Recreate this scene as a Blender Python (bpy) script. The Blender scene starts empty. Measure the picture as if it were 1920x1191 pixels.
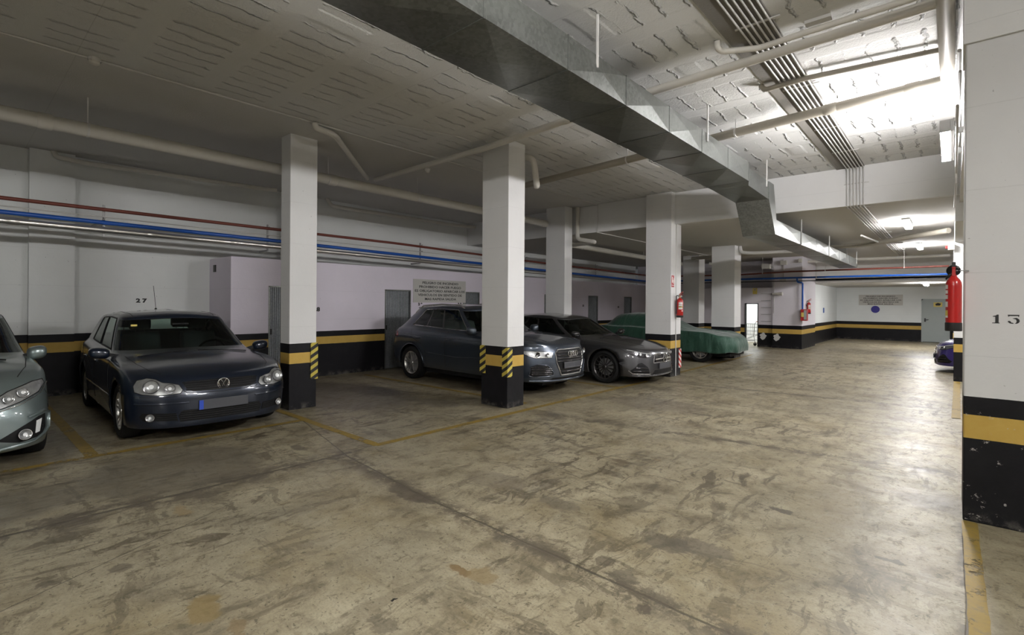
import bpy, bmesh, math, random
from mathutils import Vector, Matrix
from mathutils.bvhtree import BVHTree
random.seed(7)
SC = bpy.context.scene
COL = SC.collection
PI = math.pi

# ------------------------------------------------------------------ camera, world, exposure
TH = math.atan((1787 - 960) / 940.0)
cam_d = bpy.data.cameras.new('camera')
cam = bpy.data.objects.new('camera', cam_d)
COL.objects.link(cam)
cam_d.sensor_width = 36.0
cam_d.lens = 36.0 * 940.0 / 1920.0
cam_d.shift_y = -(595.5 - 570.0) / 1920.0
cam_d.clip_start = 0.05
cam.location = (0, 0, 1.6)
_f = Vector((-math.sin(TH), math.cos(TH), 0))
_m = Matrix.Rotation(TH, 3, 'Z') @ Matrix.Rotation(PI / 2, 3, 'X')
_m = Matrix.Rotation(math.radians(-0.4), 3, _f) @ _m
cam.rotation_euler = _m.to_euler()
SC.camera = cam

w = bpy.data.worlds.new('world')
SC.world = w
w.use_nodes = True
w.node_tree.nodes['Background'].inputs[0].default_value = (0.9, 0.95, 1, 1)
w.node_tree.nodes['Background'].inputs[1].default_value = 0.05
SC.view_settings.view_transform = 'Standard'
SC.view_settings.look = 'None'
SC.view_settings.exposure = 0.30
SC.view_settings.gamma = 1.0
SC.view_settings.use_curve_mapping = False
LAMP = 340.0


# ------------------------------------------------------------------ node helper
class NT:
    def __init__(self, name):
        self.m = bpy.data.materials.new(name)
        self.m.use_nodes = True
        self.t = self.m.node_tree
        self.b = self.t.nodes['Principled BSDF']
        self.out = self.t.nodes['Material Output']
        self._pos = None

    def n(self, typ, props=None, **ins):
        nd = self.t.nodes.new(typ)
        for k, v in (props or {}).items():
            setattr(nd, k, v)
        for k, v in ins.items():
            key = k.replace('_', ' ')
            sock = None
            if k[0] == 'i' and k[1:].isdigit():
                sock = nd.inputs[int(k[1:])]
            else:
                sock = nd.inputs[key]
            self.set(sock, v)
        return nd

    def set(self, sock, v):
        if isinstance(v, bpy.types.NodeSocket):
            self.t.links.new(v, sock)
        elif isinstance(v, bpy.types.Node):
            self.t.links.new(v.outputs[0], sock)
        else:
            if isinstance(v, tuple) and len(v) == 3 and sock.type == 'RGBA':
                v = (*v, 1)
            sock.default_value = v

    def pos(self):
        if self._pos is None:
            g = self.n('ShaderNodeNewGeometry')
            s = self.n('ShaderNodeSeparateXYZ', i0=g.outputs['Position'])
            self._pos = (g.outputs['Position'], s.outputs[0], s.outputs[1], s.outputs[2], g)
        return self._pos

    def math(self, op, a, b=0.0, c=None, clamp=False):
        ins = dict(i0=a, i1=b)
        if c is not None:
            ins['i2'] = c
        return self.n('ShaderNodeMath', dict(operation=op, use_clamp=clamp), **ins).outputs[0]

    def noise(self, vec, scale, detail=4, rough=0.55, dist=0.0, which=0):
        nd = self.n('ShaderNodeTexNoise', None, Vector=vec, Scale=scale, Detail=detail, Roughness=rough, Distortion=dist)
        return nd.outputs[which]

    def mapv(self, vec, scale=(1, 1, 1), rot=(0, 0, 0), loc=(0, 0, 0)):
        nd = self.n('ShaderNodeMapping', None, Vector=vec)
        nd.inputs['Scale'].default_value = scale
        nd.inputs['Rotation'].default_value = rot
        nd.inputs['Location'].default_value = loc
        return nd.outputs[0]

    def ramp(self, fac, stops):
        nd = self.n('ShaderNodeValToRGB', None, Fac=fac)
        r = nd.color_ramp
        while len(r.elements) < len(stops):
            r.elements.new(0.5)
        for e, (p, cc) in zip(r.elements, stops):
            e.position = p
            if not isinstance(cc, tuple):
                cc = (cc, cc, cc)
            e.color = (*cc, 1)
        return nd.outputs[0]

    def mix(self, fac, a, b, mode='MIX'):
        nd = self.n('ShaderNodeMix', dict(data_type='RGBA', blend_type=mode))
        self.set(nd.inputs[0], fac)
        for s, v in ((nd.inputs[6], a), (nd.inputs[7], b)):
            self.set(s, v)
        return nd.outputs[2]

    def smooth(self, v, lo, hi):
        nd = self.n('ShaderNodeMapRange', dict(interpolation_type='SMOOTHSTEP'), Value=v)
        nd.inputs[1].default_value = lo
        nd.inputs[2].default_value = hi
        return nd.outputs[0]

    def bump(self, h, strength=0.3, dist=0.01, normal=None):
        nd = self.n('ShaderNodeBump', None, Height=h, Strength=strength, Distance=dist)
        if normal is not None:
            self.set(nd.inputs['Normal'], normal)
        return nd.outputs[0]

    def P(self, **k):
        for a, v in k.items():
            self.set(self.b.inputs[a.replace('_', ' ')], v)
        return self.m


def plain(name, col, rough=0.5, metal=0.0, coat=0.0, spec=0.5, bump=0.0, var=0.0, vscale=8.0):
    t = NT(name)
    c = col
    if var or bump:
        tc = t.n('ShaderNodeTexCoord').outputs['Object']
        nz = t.noise(tc, vscale, 4, 0.6)
        if var:
            c = t.mix(nz, tuple(max(0, x * (1 - var)) for x in col), tuple(min(1, x * (1 + var)) for x in col))
        if bump:
            t.set(t.b.inputs['Normal'], t.bump(t.noise(tc, vscale * 6, 3), bump, 0.004))
    t.P(Base_Color=c, Roughness=rough, Metallic=metal)
    t.b.inputs['Coat Weight'].default_value = coat
    t.b.inputs['Coat Roughness'].default_value = 0.04
    t.b.inputs['Specular IOR Level'].default_value = spec
    return t.m


def emit(name, col, s):
    t = NT(name)
    t.P(Base_Color=(0.8, 0.8, 0.8), Emission_Color=col, Emission_Strength=s)
    return t.m


# ------------------------------------------------------------------ mesh helper
class MB:
    def __init__(self):
        self.v = []
        self.f = []
        self.mi = []
        self.cur = 0

    def add(self, vs, fs, mi=None):
        o = len(self.v)
        self.v += [tuple(p) for p in vs]
        for f in fs:
            self.f.append(tuple(i + o for i in f))
            self.mi.append(self.cur if mi is None else mi)
        return self

    def box(self, x0, x1, y0, y1, z0, z1, mi=None, bev=0.0):
        if bev > 0:
            bm = bmesh.new()
            bmesh.ops.create_cube(bm, size=1)
            for q in bm.verts:
                q.co = Vector(((x0 + x1) / 2 + q.co.x * (x1 - x0), (y0 + y1) / 2 + q.co.y * (y1 - y0), (z0 + z1) / 2 + q.co.z * (z1 - z0)))
            bmesh.ops.bevel(bm, geom=bm.edges[:], offset=bev, segments=2, affect='EDGES', profile=0.5)
            bm.verts.index_update()
            self.add([q.co for q in bm.verts], [[q.index for q in f.verts] for f in bm.faces], mi)
            bm.free()
            return self
        vs = [(x0, y0, z0), (x1, y0, z0), (x1, y1, z0), (x0, y1, z0), (x0, y0, z1), (x1, y0, z1), (x1, y1, z1), (x0, y1, z1)]
        return self.add(vs, [(0, 3, 2, 1), (4, 5, 6, 7), (0, 1, 5, 4), (1, 2, 6, 5), (2, 3, 7, 6), (3, 0, 4, 7)], mi)

    def prism(self, poly, d, mi=None):
        """poly: list of 3D points (planar); extruded along vector d"""
        n = len(poly)
        d = Vector(d)
        vs = [Vector(p) for p in poly] + [Vector(p) + d for p in poly]
        fs = [tuple(range(n))[::-1], tuple(range(n, 2 * n))] + [(i, (i + 1) % n, n + (i + 1) % n, n + i) for i in range(n)]
        return self.add(vs, fs, mi)

    def tube(self, pts, r, seg=12, elbow=0.0, cap=True, mi=None, closed=False):
        pts = [Vector(p) for p in pts]
        if elbow > 0 and len(pts) > 2:
            q = [pts[0]]
            for a, b, c in zip(pts, pts[1:], pts[2:]):
                e = min(elbow, (b - a).length * 0.45, (c - b).length * 0.45)
                p0 = b + (a - b).normalized() * e
                p1 = b + (c - b).normalized() * e
                for k in range(6):
                    s = k / 5
                    q.append(p0 * (1 - s) ** 2 + b * 2 * s * (1 - s) + p1 * s * s)
            q.append(pts[-1])
            pts = q
        n = len(pts)
        rr = r if isinstance(r, (list, tuple)) else [r] * n
        vs = []
        up = None
        for i, p in enumerate(pts):
            if closed:
                t = (pts[(i + 1) % n] - pts[i - 1]).normalized()
            else:
                t = (pts[min(i + 1, n - 1)] - pts[max(i - 1, 0)]).normalized()
            if up is None:
                up = Vector((0, 0, 1)) if abs(t.z) < 0.9 else Vector((1, 0, 0))
            a = t.cross(up)
            if a.length < 1e-6:
                a = t.cross(Vector((0, 1, 0)))
            a.normalize()
            up = a.cross(t).normalized()
            for k in range(seg):
                th = 2 * PI * k / seg
                vs.append(p + (a * math.cos(th) + up * math.sin(th)) * rr[i])
        fs = []
        m = n if closed else n - 1
        for i in range(m):
            j = (i + 1) % n
            for k in range(seg):
                l = (k + 1) % seg
                fs.append((i * seg + k, i * seg + l, j * seg + l, j * seg + k))
        if cap and not closed:
            fs.append(tuple(range(seg))[::-1])
            fs.append(tuple((n - 1) * seg + k for k in range(seg)))
        return self.add(vs, fs, mi)

    def lathe(self, prof, org, axis='Z', seg=24, mi=None, a0=0, a1=2 * PI):
        """prof: list of (radius, height)"""
        full = abs(a1 - a0 - 2 * PI) < 1e-6
        cnt = seg if full else seg + 1
        vs = []
        for (r, h) in prof:
            for k in range(cnt):
                a = a0 + (a1 - a0) * k / seg
                c, s = r * math.cos(a), r * math.sin(a)
                p = {'Z': (c, s, h), 'Y': (c, h, s), 'X': (h, c, s)}[axis]
                vs.append((p[0] + org[0], p[1] + org[1], p[2] + org[2]))
        fs = []
        for i in range(len(prof) - 1):
            for k in range(cnt - (0 if full else 1)):
                l = (k + 1) % cnt
                fs.append((i * cnt + k, i * cnt + l, (i + 1) * cnt + l, (i + 1) * cnt + k))
        return self.add(vs, fs, mi)

    def build(self, name, mat=None, parent=None, local=False, smooth=None, bevel=0.0):
        me = bpy.data.meshes.new(name)
        off = Vector((0, 0, 0))
        if parent is not None and not local:
            r = parent
            while r.parent is not None:
                r = r.parent
            off = r.location
        me.from_pydata([tuple(Vector(p) - off) for p in self.v], [], self.f)
        me.update()
        bm = bmesh.new()
        bm.from_mesh(me)
        bmesh.ops.remove_doubles(bm, verts=bm.verts, dist=1e-5)
        bmesh.ops.recalc_face_normals(bm, faces=bm.faces)
        bm.to_mesh(me)
        bm.free()
        if mat is not None:
            for mm in (mat if isinstance(mat, (list, tuple)) else [mat]):
                me.materials.append(mm)
            if len(me.polygons) == len(self.mi):
                me.polygons.foreach_set('material_index', self.mi)
        if smooth is not None:
            me.polygons.foreach_set('use_smooth', [True] * len(me.polygons))
            me.set_sharp_from_angle(angle=math.radians(smooth))
        o = bpy.data.objects.new(name, me)
        COL.objects.link(o)
        if parent is not None:
            o.parent = parent
        if bevel > 0:
            bv = o.modifiers.new('bevel', 'BEVEL')
            bv.width = bevel
            bv.segments = 2
            bv.limit_method = 'ANGLE'
        return o


def tag(o, label, cat, group=None, kind=None):
    o['label'] = label
    o['category'] = cat
    if group:
        o['group'] = group
    if kind:
        o['kind'] = kind
    return o


def thing(name, label, cat, loc=(0, 0, 0), group=None):
    o = bpy.data.objects.new(name, None)
    o.empty_display_size = 0.1
    COL.objects.link(o)
    o.location = loc
    return tag(o, label, cat, group)


def struct(o, label=None):
    o['kind'] = 'structure'
    if label:
        o['label'] = label
    return o


def text_mesh(s, size, bold=0.0, align='CENTER', ext=0.0005, sx=1.0):
    cu = bpy.data.curves.new('txt', 'FONT')
    cu.body = s
    cu.size = size
    cu.align_x = align
    cu.align_y = 'CENTER'
    cu.offset = bold
    cu.extrude = ext
    cu.resolution_u = 2
    o = bpy.data.objects.new('txt', cu)
    COL.objects.link(o)
    dg = bpy.context.evaluated_depsgraph_get()
    me = bpy.data.meshes.new_from_object(o.evaluated_get(dg))
    vs = [Vector((p.co.x * sx, p.co.y, p.co.z)) for p in me.vertices]
    fs = [tuple(p.vertices) for p in me.polygons]
    bpy.data.objects.remove(o)
    bpy.data.curves.remove(cu)
    bpy.data.meshes.remove(me)
    return vs, fs


def put_text(mb, s, size, org, xdir, ydir, bold=0.0, sx=1.0, ext=0.0005, align='CENTER', mi=None):
    vs, fs = text_mesh(s, size, bold, align, ext, sx)
    xd, yd = Vector(xdir), Vector(ydir)
    nd = xd.cross(yd)
    mb.add([Vector(org) + xd * p.x + yd * p.y + nd * p.z for p in vs], fs, mi)
    return mb
# ------------------------------------------------------------------ materials of the garage
def wall_paint(name, white=(0.60, 0.60, 0.60), z1=0.63, z2=0.80, z3=0.94, bands=True, rough=0.75, chips=0.5):
    t = NT(name)
    pos, x, y, z, g = t.pos()
    n1 = t.noise(pos, 1.3, 5, 0.6)
    n2 = t.noise(pos, 9.0, 4, 0.6)
    c = t.mix(n1, tuple(v * 0.90 for v in white), tuple(min(1, v * 1.06) for v in white))
    pit = t.smooth(t.noise(pos, 30, 2, 0.5), 0.74, 0.78)
    c = t.mix(t.math('MULTIPLY', pit, 0.45), c, (0.16, 0.15, 0.14))
    # horizontal shutter joints in the cast concrete
    jz = t.math('PINGPONG', t.math('ADD', z, t.math('MULTIPLY', n2, 0.012)), 0.31)
    j = t.smooth(jz, 0.004, 0.0)
    c = t.mix(t.math('MULTIPLY', j, t.math('MULTIPLY', n2, 0.35)), c, (0.2, 0.2, 0.19))
    if bands:
        zz = t.math('ADD', z, t.math('MULTIPLY', t.math('SUBTRACT', n2, 0.5), 0.004))
        blk = t.mix(t.noise(pos, 5.0, 4), (0.006, 0.006, 0.007), (0.016, 0.0155, 0.018))
        yel = t.mix(n2, (0.44, 0.285, 0.062), (0.53, 0.365, 0.10))
        m3 = t.math('LESS_THAN', zz, z3)
        c = t.mix(m3, c, blk)
        my = t.math('MULTIPLY', t.math('GREATER_THAN', zz, z1), t.math('LESS_THAN', zz, z2))
        c = t.mix(my, c, yel)
        ch = t.math('MULTIPLY', t.smooth(t.noise(t.mapv(pos, (1, 1, 1.6)), 9.0, 6, 0.75), 0.72 - 0.05 * chips, 0.745 - 0.05 * chips), m3)
        c = t.mix(t.math('MULTIPLY', ch, 0.75), c, (0.45, 0.43, 0.40))
        low = t.math('MULTIPLY', t.smooth(z, 0.12, 0.0), t.smooth(t.noise(pos, 6, 5, 0.7), 0.45, 0.62))
        c = t.mix(t.math('MULTIPLY', low, 0.5), c, (0.16, 0.15, 0.13))
    h = t.math('ADD', t.math('MULTIPLY', t.noise(pos, 45, 4), 0.35), t.math('MULTIPLY', n2, 1.0))
    h = t.math('SUBTRACT', h, t.math('MULTIPLY', j, 0.35))
    nrm = t.bump(h, 0.28, 0.008)
    r = t.math('SUBTRACT', rough, t.math('MULTIPLY', t.math('LESS_THAN', z, z3), 0.25)) if bands else rough
    if bands:
        t.set(t.b.inputs['Specular IOR Level'], t.math('SUBTRACT', 0.4, t.math('MULTIPLY', t.math('LESS_THAN', z, z3), 0.26)))
    return t.P(Base_Color=c, Roughness=r, Normal=nrm)


M = {}
M['col'] = wall_paint('painted column', (0.68, 0.68, 0.675))
M['col_a'] = wall_paint('painted column a', (0.68, 0.68, 0.675), 0.685, 0.845, 0.985)
M['col_r'] = wall_paint('painted column r', (0.62, 0.62, 0.615), 0.622, 0.797, 0.933, chips=1.8)
M['wall_l'] = wall_paint('painted left wall', (0.71, 0.725, 0.715), 0.73, 0.90, 1.035, chips=0)
M['wall_s'] = wall_paint('painted store wall', (0.74, 0.69, 0.775), 0.70, 0.86, 0.98, chips=0)
M['wall_f'] = wall_paint('painted front wall', (0.72, 0.69, 0.74), 0.55, 0.72, 0.86, chips=0)
M['wall_far'] = wall_paint('painted far wall', (0.76, 0.79, 0.79), 0.55, 0.72, 0.87, chips=0)
M['white'] = wall_paint('white plaster', (0.66, 0.66, 0.65), bands=False)
M['beam'] = wall_paint('white beam', (0.68, 0.68, 0.67), bands=False)


def ceiling_mat(name, base, pattern=True):
    t = NT(name)
    pos, x, y, z, g = t.pos()
    n1 = t.noise(pos, 0.8, 5, 0.6)
    c = t.mix(n1, tuple(v * 0.90 for v in base), tuple(v * 1.07 for v in base))
    fine = t.noise(pos, 60, 3, 0.6)
    h = t.math('MULTIPLY', fine, 0.10)
    if pattern:
        # rows of hollow blocks between ribs: ribs run along x, trowel ridges along y
        yw = t.math('ADD', y, 0.30)
        fr = t.math('FRACT', t.math('DIVIDE', yw, 0.75))
        edge = t.math('ADD', fr, t.math('MULTIPLY', t.math('SUBTRACT', t.noise(pos, 5, 3), 0.5), 0.10))
        blk = t.math('MULTIPLY', t.smooth(edge, 0.20, 0.26), t.smooth(edge, 0.97, 0.91))
        xf = t.math('FRACT', t.math('ADD', t.math('DIVIDE', x, 1.37), t.math('MULTIPLY', t.math('FLOOR', t.math('DIVIDE', yw, 0.75)), 0.37)))
        patch = t.math('MULTIPLY', t.smooth(xf, 0.10, 0.13), t.smooth(xf, 0.99, 0.94))
        area = t.math('MULTIPLY', t.math('GREATER_THAN', x, -6.7), 1.0)
        warp = t.math('ADD', x, t.math('MULTIPLY', t.math('SUBTRACT', t.noise(t.mapv(pos, (1, 1, 1)), 4.5, 5, 0.65), 0.5), 0.16))
        rid = t.math('PINGPONG', warp, 0.105)
        rid = t.smooth(rid, 0.022, 0.0)
        brk = t.smooth(t.noise(t.mapv(pos, (7, 1.6, 1)), 1.0, 4, 0.7), 0.40, 0.55)
        rid = t.math('MULTIPLY', t.math('MULTIPLY', rid, brk), t.math('MULTIPLY', blk, patch))
        body = t.math('MULTIPLY', t.math('MULTIPLY', blk, patch), -0.25)
        rough_n = t.math('MULTIPLY', t.math('MULTIPLY', blk, t.noise(pos, 35, 4, 0.7)), 0.22)
        hh = t.math('ADD', t.math('ADD', t.math('MULTIPLY', rid, 0.85), body), rough_n)
        h = t.math('ADD', h, t.math('MULTIPLY', hh, area))
    # long slab joints every few metres
    jx = t.smooth(t.math('ABSOLUTE', t.math('SUBTRACT', t.math('PINGPONG', t.math('ADD', y, t.math('MULTIPLY', n1, 0.02)), 2.25), 0.9)), 0.006, 0.0)
    c = t.mix(t.math('MULTIPLY', jx, 0.30), c, (0.2, 0.19, 0.17))
    return t.P(Base_Color=c, Roughness=0.85, Normal=t.bump(h, 1.0, 0.040))


M['ceil'] = ceiling_mat('ceiling paint', (0.585, 0.585, 0.565))
M['ceil_band_shade'] = ceiling_mat('ceiling band painted shade', (0.17, 0.16, 0.14), False)
M['ceil_low'] = ceiling_mat('low ceiling paint', (0.52, 0.51, 0.485), False)


def floor_mat():
    t = NT('garage concrete')
    pos, x, y, z, g = t.pos()
    big = t.noise(pos, 0.45, 5, 0.62, 0.4)
    # swirl the coordinates a little so streaks change direction like trowel and tyre marks
    def vadd(v, nscale, amt, loc=(0, 0, 0)):
        nv = t.noise(t.mapv(pos, loc=loc), nscale, 3, 0.5, 0, 1)
        return t.n('ShaderNodeVectorMath', dict(operation='MULTIPLY_ADD'), i0=nv, i1=(amt, amt, 0), i2=v).outputs[0]
    sv = vadd(pos, 0.9, 0.45)
    sv2 = vadd(pos, 1.4, 0.35, (5, 2, 0))
    wearz = t.math('ADD', 0.30, t.math('MULTIPLY', t.smooth(t.noise(t.mapv(pos, loc=(2, 7, 0)), 0.33, 4, 0.6), 0.40, 0.60), 0.75))
    mid = t.noise(sv, 2.1, 9, 0.74, 0.3)
    sm = t.noise(t.mapv(pos, (1.6, 1, 1)), 8, 7, 0.72, 0.5)
    fine = t.noise(pos, 70, 5, 0.75)
    c = t.ramp(mid, [(0.30, (0.095, 0.078, 0.052)), (0.40, (0.190, 0.163, 0.112)), (0.49, (0.300, 0.265, 0.190)), (0.66, (0.42, 0.38, 0.285))])
    c = t.mix(t.math('MULTIPLY', t.smooth(big, 0.45, 0.70), 0.45), c, (0.27, 0.255, 0.205))
    # warm yellow-brown tint clouds
    c = t.mix(t.math('MULTIPLY', t.smooth(t.noise(t.mapv(pos, loc=(7, 3, 0)), 0.9, 6, 0.65), 0.48, 0.70), 0.50), c, (0.21, 0.165, 0.082))
    # smeared darker marks in three drifting directions, sharp on one side
    for (sc_, rot_, loc_, lo, hi, am, dark) in (((3.4, 0.9, 1), 0.75, (0, 0, 0), 0.550, 0.590, 0.80, (0.085, 0.070, 0.048)), ((0.9, 3.6, 1), 0.35, (3, 9, 0), 0.560, 0.595, 0.70, (0.095, 0.080, 0.056)),
                                                ((4.2, 1.1, 1), -0.5, (8, 4, 0), 0.575, 0.600, 0.70, (0.080, 0.067, 0.046))):
        k_ = t.noise(t.mapv(sv2, sc_, (0, 0, rot_), loc_), 1.7, 9, 0.70, 0.6)
        c = t.mix(t.math('MULTIPLY', t.math('MULTIPLY', t.smooth(k_, lo, hi), am), wearz), c, dark)
    # pale scuffs and scraped laitance
    for (sc_, rot_, loc_, lo, hi, am) in (((3.2, 1, 1), -0.5, (1, 5, 0), 0.55, 0.65, 0.40), ((1.2, 4.2, 1), 0.4, (6, 6, 0), 0.57, 0.63, 0.3)):
        k_ = t.noise(t.mapv(sv, sc_, (0, 0, rot_), loc_), 2.4, 9, 0.74, 0.5)
        c = t.mix(t.math('MULTIPLY', t.smooth(k_, lo, hi), am), c, (0.37, 0.345, 0.27))
    c = t.mix(t.math('MULTIPLY', t.smooth(sm, 0.56, 0.63), 0.55), c, (0.085, 0.070, 0.047))
    # scattered small pits and grit
    pit = t.noise(t.mapv(pos, (1, 1.5, 1), (0, 0, 0.7)), 26, 4, 0.7, 0.4)
    c = t.mix(t.math('MULTIPLY', t.smooth(pit, 0.60, 0.64), 0.7), c, (0.06, 0.05, 0.035))
    c = t.mix(t.math('MULTIPLY', t.smooth(fine, 0.40, 0.75), 0.45), c, (0.09, 0.08, 0.06))
    c = t.mix(1.0, c, (0.92, 0.90, 0.83), 'MULTIPLY')
    # small dark oil drops
    vo = t.n('ShaderNodeTexVoronoi', None, Vector=t.mix(0.12, pos, t.noise(pos, 3, 4, 0.6, 0, 1)), Scale=2.2)
    rnd = t.n('ShaderNodeSeparateColor', None, i0=vo.outputs['Color']).outputs[0]
    rad = t.math('MULTIPLY', t.smooth(rnd, 0.45, 1.0), 0.13)
    spot = t.smooth(t.math('SUBTRACT', t.math('ADD', vo.outputs['Distance'], t.math('MULTIPLY', t.math('SUBTRACT', sm, 0.5), 0.16)), rad), 0.012, -0.012)
    c = t.mix(t.math('MULTIPLY', spot, 0.62), c, (0.075, 0.062, 0.045))
    # named stains (x, y, rx, ry, colour, amount)
    warpv = t.n('ShaderNodeVectorMath', dict(operation='MULTIPLY_ADD'), i0=t.noise(pos, 6.0, 7, 0.72, 0, 1), i1=(0.24, 0.24, 0), i2=pos).outputs[0]
    wsep = t.n('ShaderNodeSeparateXYZ', None, i0=warpv)
    wx, wy = wsep.outputs[0], wsep.outputs[1]
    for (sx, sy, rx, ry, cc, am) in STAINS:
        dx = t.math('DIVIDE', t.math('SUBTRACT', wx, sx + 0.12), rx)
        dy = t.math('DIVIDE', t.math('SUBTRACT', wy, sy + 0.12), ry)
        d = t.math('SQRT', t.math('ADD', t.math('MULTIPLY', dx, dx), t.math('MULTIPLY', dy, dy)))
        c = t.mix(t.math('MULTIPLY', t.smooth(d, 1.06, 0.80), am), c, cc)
    # construction joints and the dirt gathered along them
    h = t.math('ADD', t.math('MULTIPLY', fine, 0.15), t.math('MULTIPLY', mid, 1.0))
    wob = t.math('MULTIPLY', t.math('SUBTRACT', t.noise(pos, 2.5, 6, 0.7), 0.5), 0.035)
    for (x0, y0, x1, y1, wd, dirt) in JOINTS:
        L = math.hypot(x1 - x0, y1 - y0)
        ux, uy = (x1 - x0) / L, (y1 - y0) / L
        s = t.math('ADD', t.math('MULTIPLY', x, ux), t.math('MULTIPLY', y, uy))
        s0 = x0 * ux + y0 * uy
        dd = t.math('SUBTRACT', t.math('ADD', t.math('MULTIPLY', x, -uy), t.math('MULTIPLY', y, ux)), -x0 * uy + y0 * ux)
        d = t.math('ABSOLUTE', t.math('ADD', dd, wob))
        inside = t.math('MULTIPLY', t.math('GREATER_THAN', s, s0), t.math('LESS_THAN', s, s0 + L))
        cr = t.math('MULTIPLY', t.smooth(d, wd, wd * 0.4), inside)
        c = t.mix(t.math('MULTIPLY', cr, 0.78), c, (0.055, 0.048, 0.036))
        if dirt > 0:
            dn = t.math('MULTIPLY', t.smooth(d, dirt * 1.3, dirt * 0.2), t.smooth(t.noise(t.mapv(pos, loc=(3, 3, 0)), 4, 8, 0.78), 0.46, 0.53))
            c = t.mix(t.math('MULTIPLY', t.math('MULTIPLY', dn, inside), 0.85), c, (0.085, 0.070, 0.05))
        h = t.math('SUBTRACT', h, t.math('MULTIPLY', cr, 0.6))
    r = t.math('ADD', 0.20, t.math('MULTIPLY', t.noise(sv2, 2.6, 7, 0.7), 0.36))
    r = t.math('ADD', r, t.math('MULTIPLY', t.smooth(sm, 0.4, 0.7), 0.12))
    t.P(Base_Color=c, Roughness=r, Normal=t.bump(h, 0.22, 0.012))
    t.b.inputs['Specular IOR Level'].default_value = 0.55
    return t.m


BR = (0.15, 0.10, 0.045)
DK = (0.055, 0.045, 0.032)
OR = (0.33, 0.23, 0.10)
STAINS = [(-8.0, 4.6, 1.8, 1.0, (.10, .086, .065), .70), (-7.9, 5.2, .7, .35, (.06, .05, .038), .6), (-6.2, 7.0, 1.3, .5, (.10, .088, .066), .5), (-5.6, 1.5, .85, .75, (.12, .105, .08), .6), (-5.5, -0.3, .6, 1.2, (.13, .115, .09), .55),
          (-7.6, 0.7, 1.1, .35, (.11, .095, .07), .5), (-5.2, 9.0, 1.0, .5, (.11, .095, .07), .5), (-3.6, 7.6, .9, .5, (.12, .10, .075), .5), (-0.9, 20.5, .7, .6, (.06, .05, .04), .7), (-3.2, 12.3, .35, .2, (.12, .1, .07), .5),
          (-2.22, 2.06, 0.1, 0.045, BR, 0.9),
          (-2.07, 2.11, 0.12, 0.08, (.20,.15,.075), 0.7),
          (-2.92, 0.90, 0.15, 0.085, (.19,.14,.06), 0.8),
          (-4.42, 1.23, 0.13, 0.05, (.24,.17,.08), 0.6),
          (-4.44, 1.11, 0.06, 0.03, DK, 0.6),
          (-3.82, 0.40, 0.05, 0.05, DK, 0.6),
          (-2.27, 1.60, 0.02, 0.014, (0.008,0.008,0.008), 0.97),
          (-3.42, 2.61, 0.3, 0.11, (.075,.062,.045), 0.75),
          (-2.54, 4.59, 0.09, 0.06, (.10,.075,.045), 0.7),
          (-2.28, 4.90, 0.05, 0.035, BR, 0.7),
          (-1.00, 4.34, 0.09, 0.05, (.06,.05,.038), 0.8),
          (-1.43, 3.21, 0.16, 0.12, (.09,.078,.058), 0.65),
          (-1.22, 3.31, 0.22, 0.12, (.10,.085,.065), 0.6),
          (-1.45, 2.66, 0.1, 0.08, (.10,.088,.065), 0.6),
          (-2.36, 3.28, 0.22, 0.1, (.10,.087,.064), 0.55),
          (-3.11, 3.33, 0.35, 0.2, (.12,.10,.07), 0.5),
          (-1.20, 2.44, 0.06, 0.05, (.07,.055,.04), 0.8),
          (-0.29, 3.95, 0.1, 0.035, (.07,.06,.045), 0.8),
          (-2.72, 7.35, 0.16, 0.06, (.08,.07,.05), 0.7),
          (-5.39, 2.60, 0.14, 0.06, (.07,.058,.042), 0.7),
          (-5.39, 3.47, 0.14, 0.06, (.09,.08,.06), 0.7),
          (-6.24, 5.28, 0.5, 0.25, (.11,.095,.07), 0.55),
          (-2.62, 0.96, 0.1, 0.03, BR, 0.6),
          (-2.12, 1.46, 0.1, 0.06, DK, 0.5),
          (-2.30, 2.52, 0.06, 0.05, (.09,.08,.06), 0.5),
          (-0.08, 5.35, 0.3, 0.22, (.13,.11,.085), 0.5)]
JOINTS = [(-6.6, 3.23, -4.75, 2.80, 0.010, 0.0), (-4.75, 2.80, -3.2, 2.63, 0.016, 0.17), (-3.2, 2.63, 0.3, 2.50, 0.014, 0.13),
          (-4.82, -8, -4.82, 2.90, 0.028, 0.22), (-4.82, 2.9, -4.88, 3.2, 0.010, 0.10), (-6.1, -8, -6.1, 2.6, 0.006, 0.0),
          (-4.7, 5.8, 0.1, 6.42, 0.012, 0.16), (-4.5, 9.95, 0.1, 10.35, 0.010, 0.09), (-5.0, 14.0, 0.1, 14.4, 0.01, 0.05),
          (-4.3, 1.55, -3.0, -1.2, 0.006, 0.0), (0.05, -4, 0.07, 5.0, 0.014, 0.05)]
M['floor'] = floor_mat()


def galv(name, base=(0.42, 0.45, 0.45), rough=0.42):
    t = NT(name)
    tc = t.n('ShaderNodeTexCoord').outputs['Object']
    v = t.n('ShaderNodeTexVoronoi', None, Vector=tc, Scale=38.0)
    s = t.n('ShaderNodeSeparateColor', None, i0=v.outputs['Color']).outputs[0]
    c = t.mix(s, tuple(k * 0.80 for k in base), tuple(min(1, k * 1.15) for k in base))
    cl = t.noise(tc, 1.6, 5, 0.6)
    c = t.mix(t.math('MULTIPLY', t.smooth(cl, 0.45, 0.7), 0.35), c, tuple(min(1, k * 1.5) for k in base))
    return t.P(Base_Color=c, Metallic=0.75, Roughness=t.math('ADD', rough, t.math('MULTIPLY', s, 0.12)))


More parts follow.
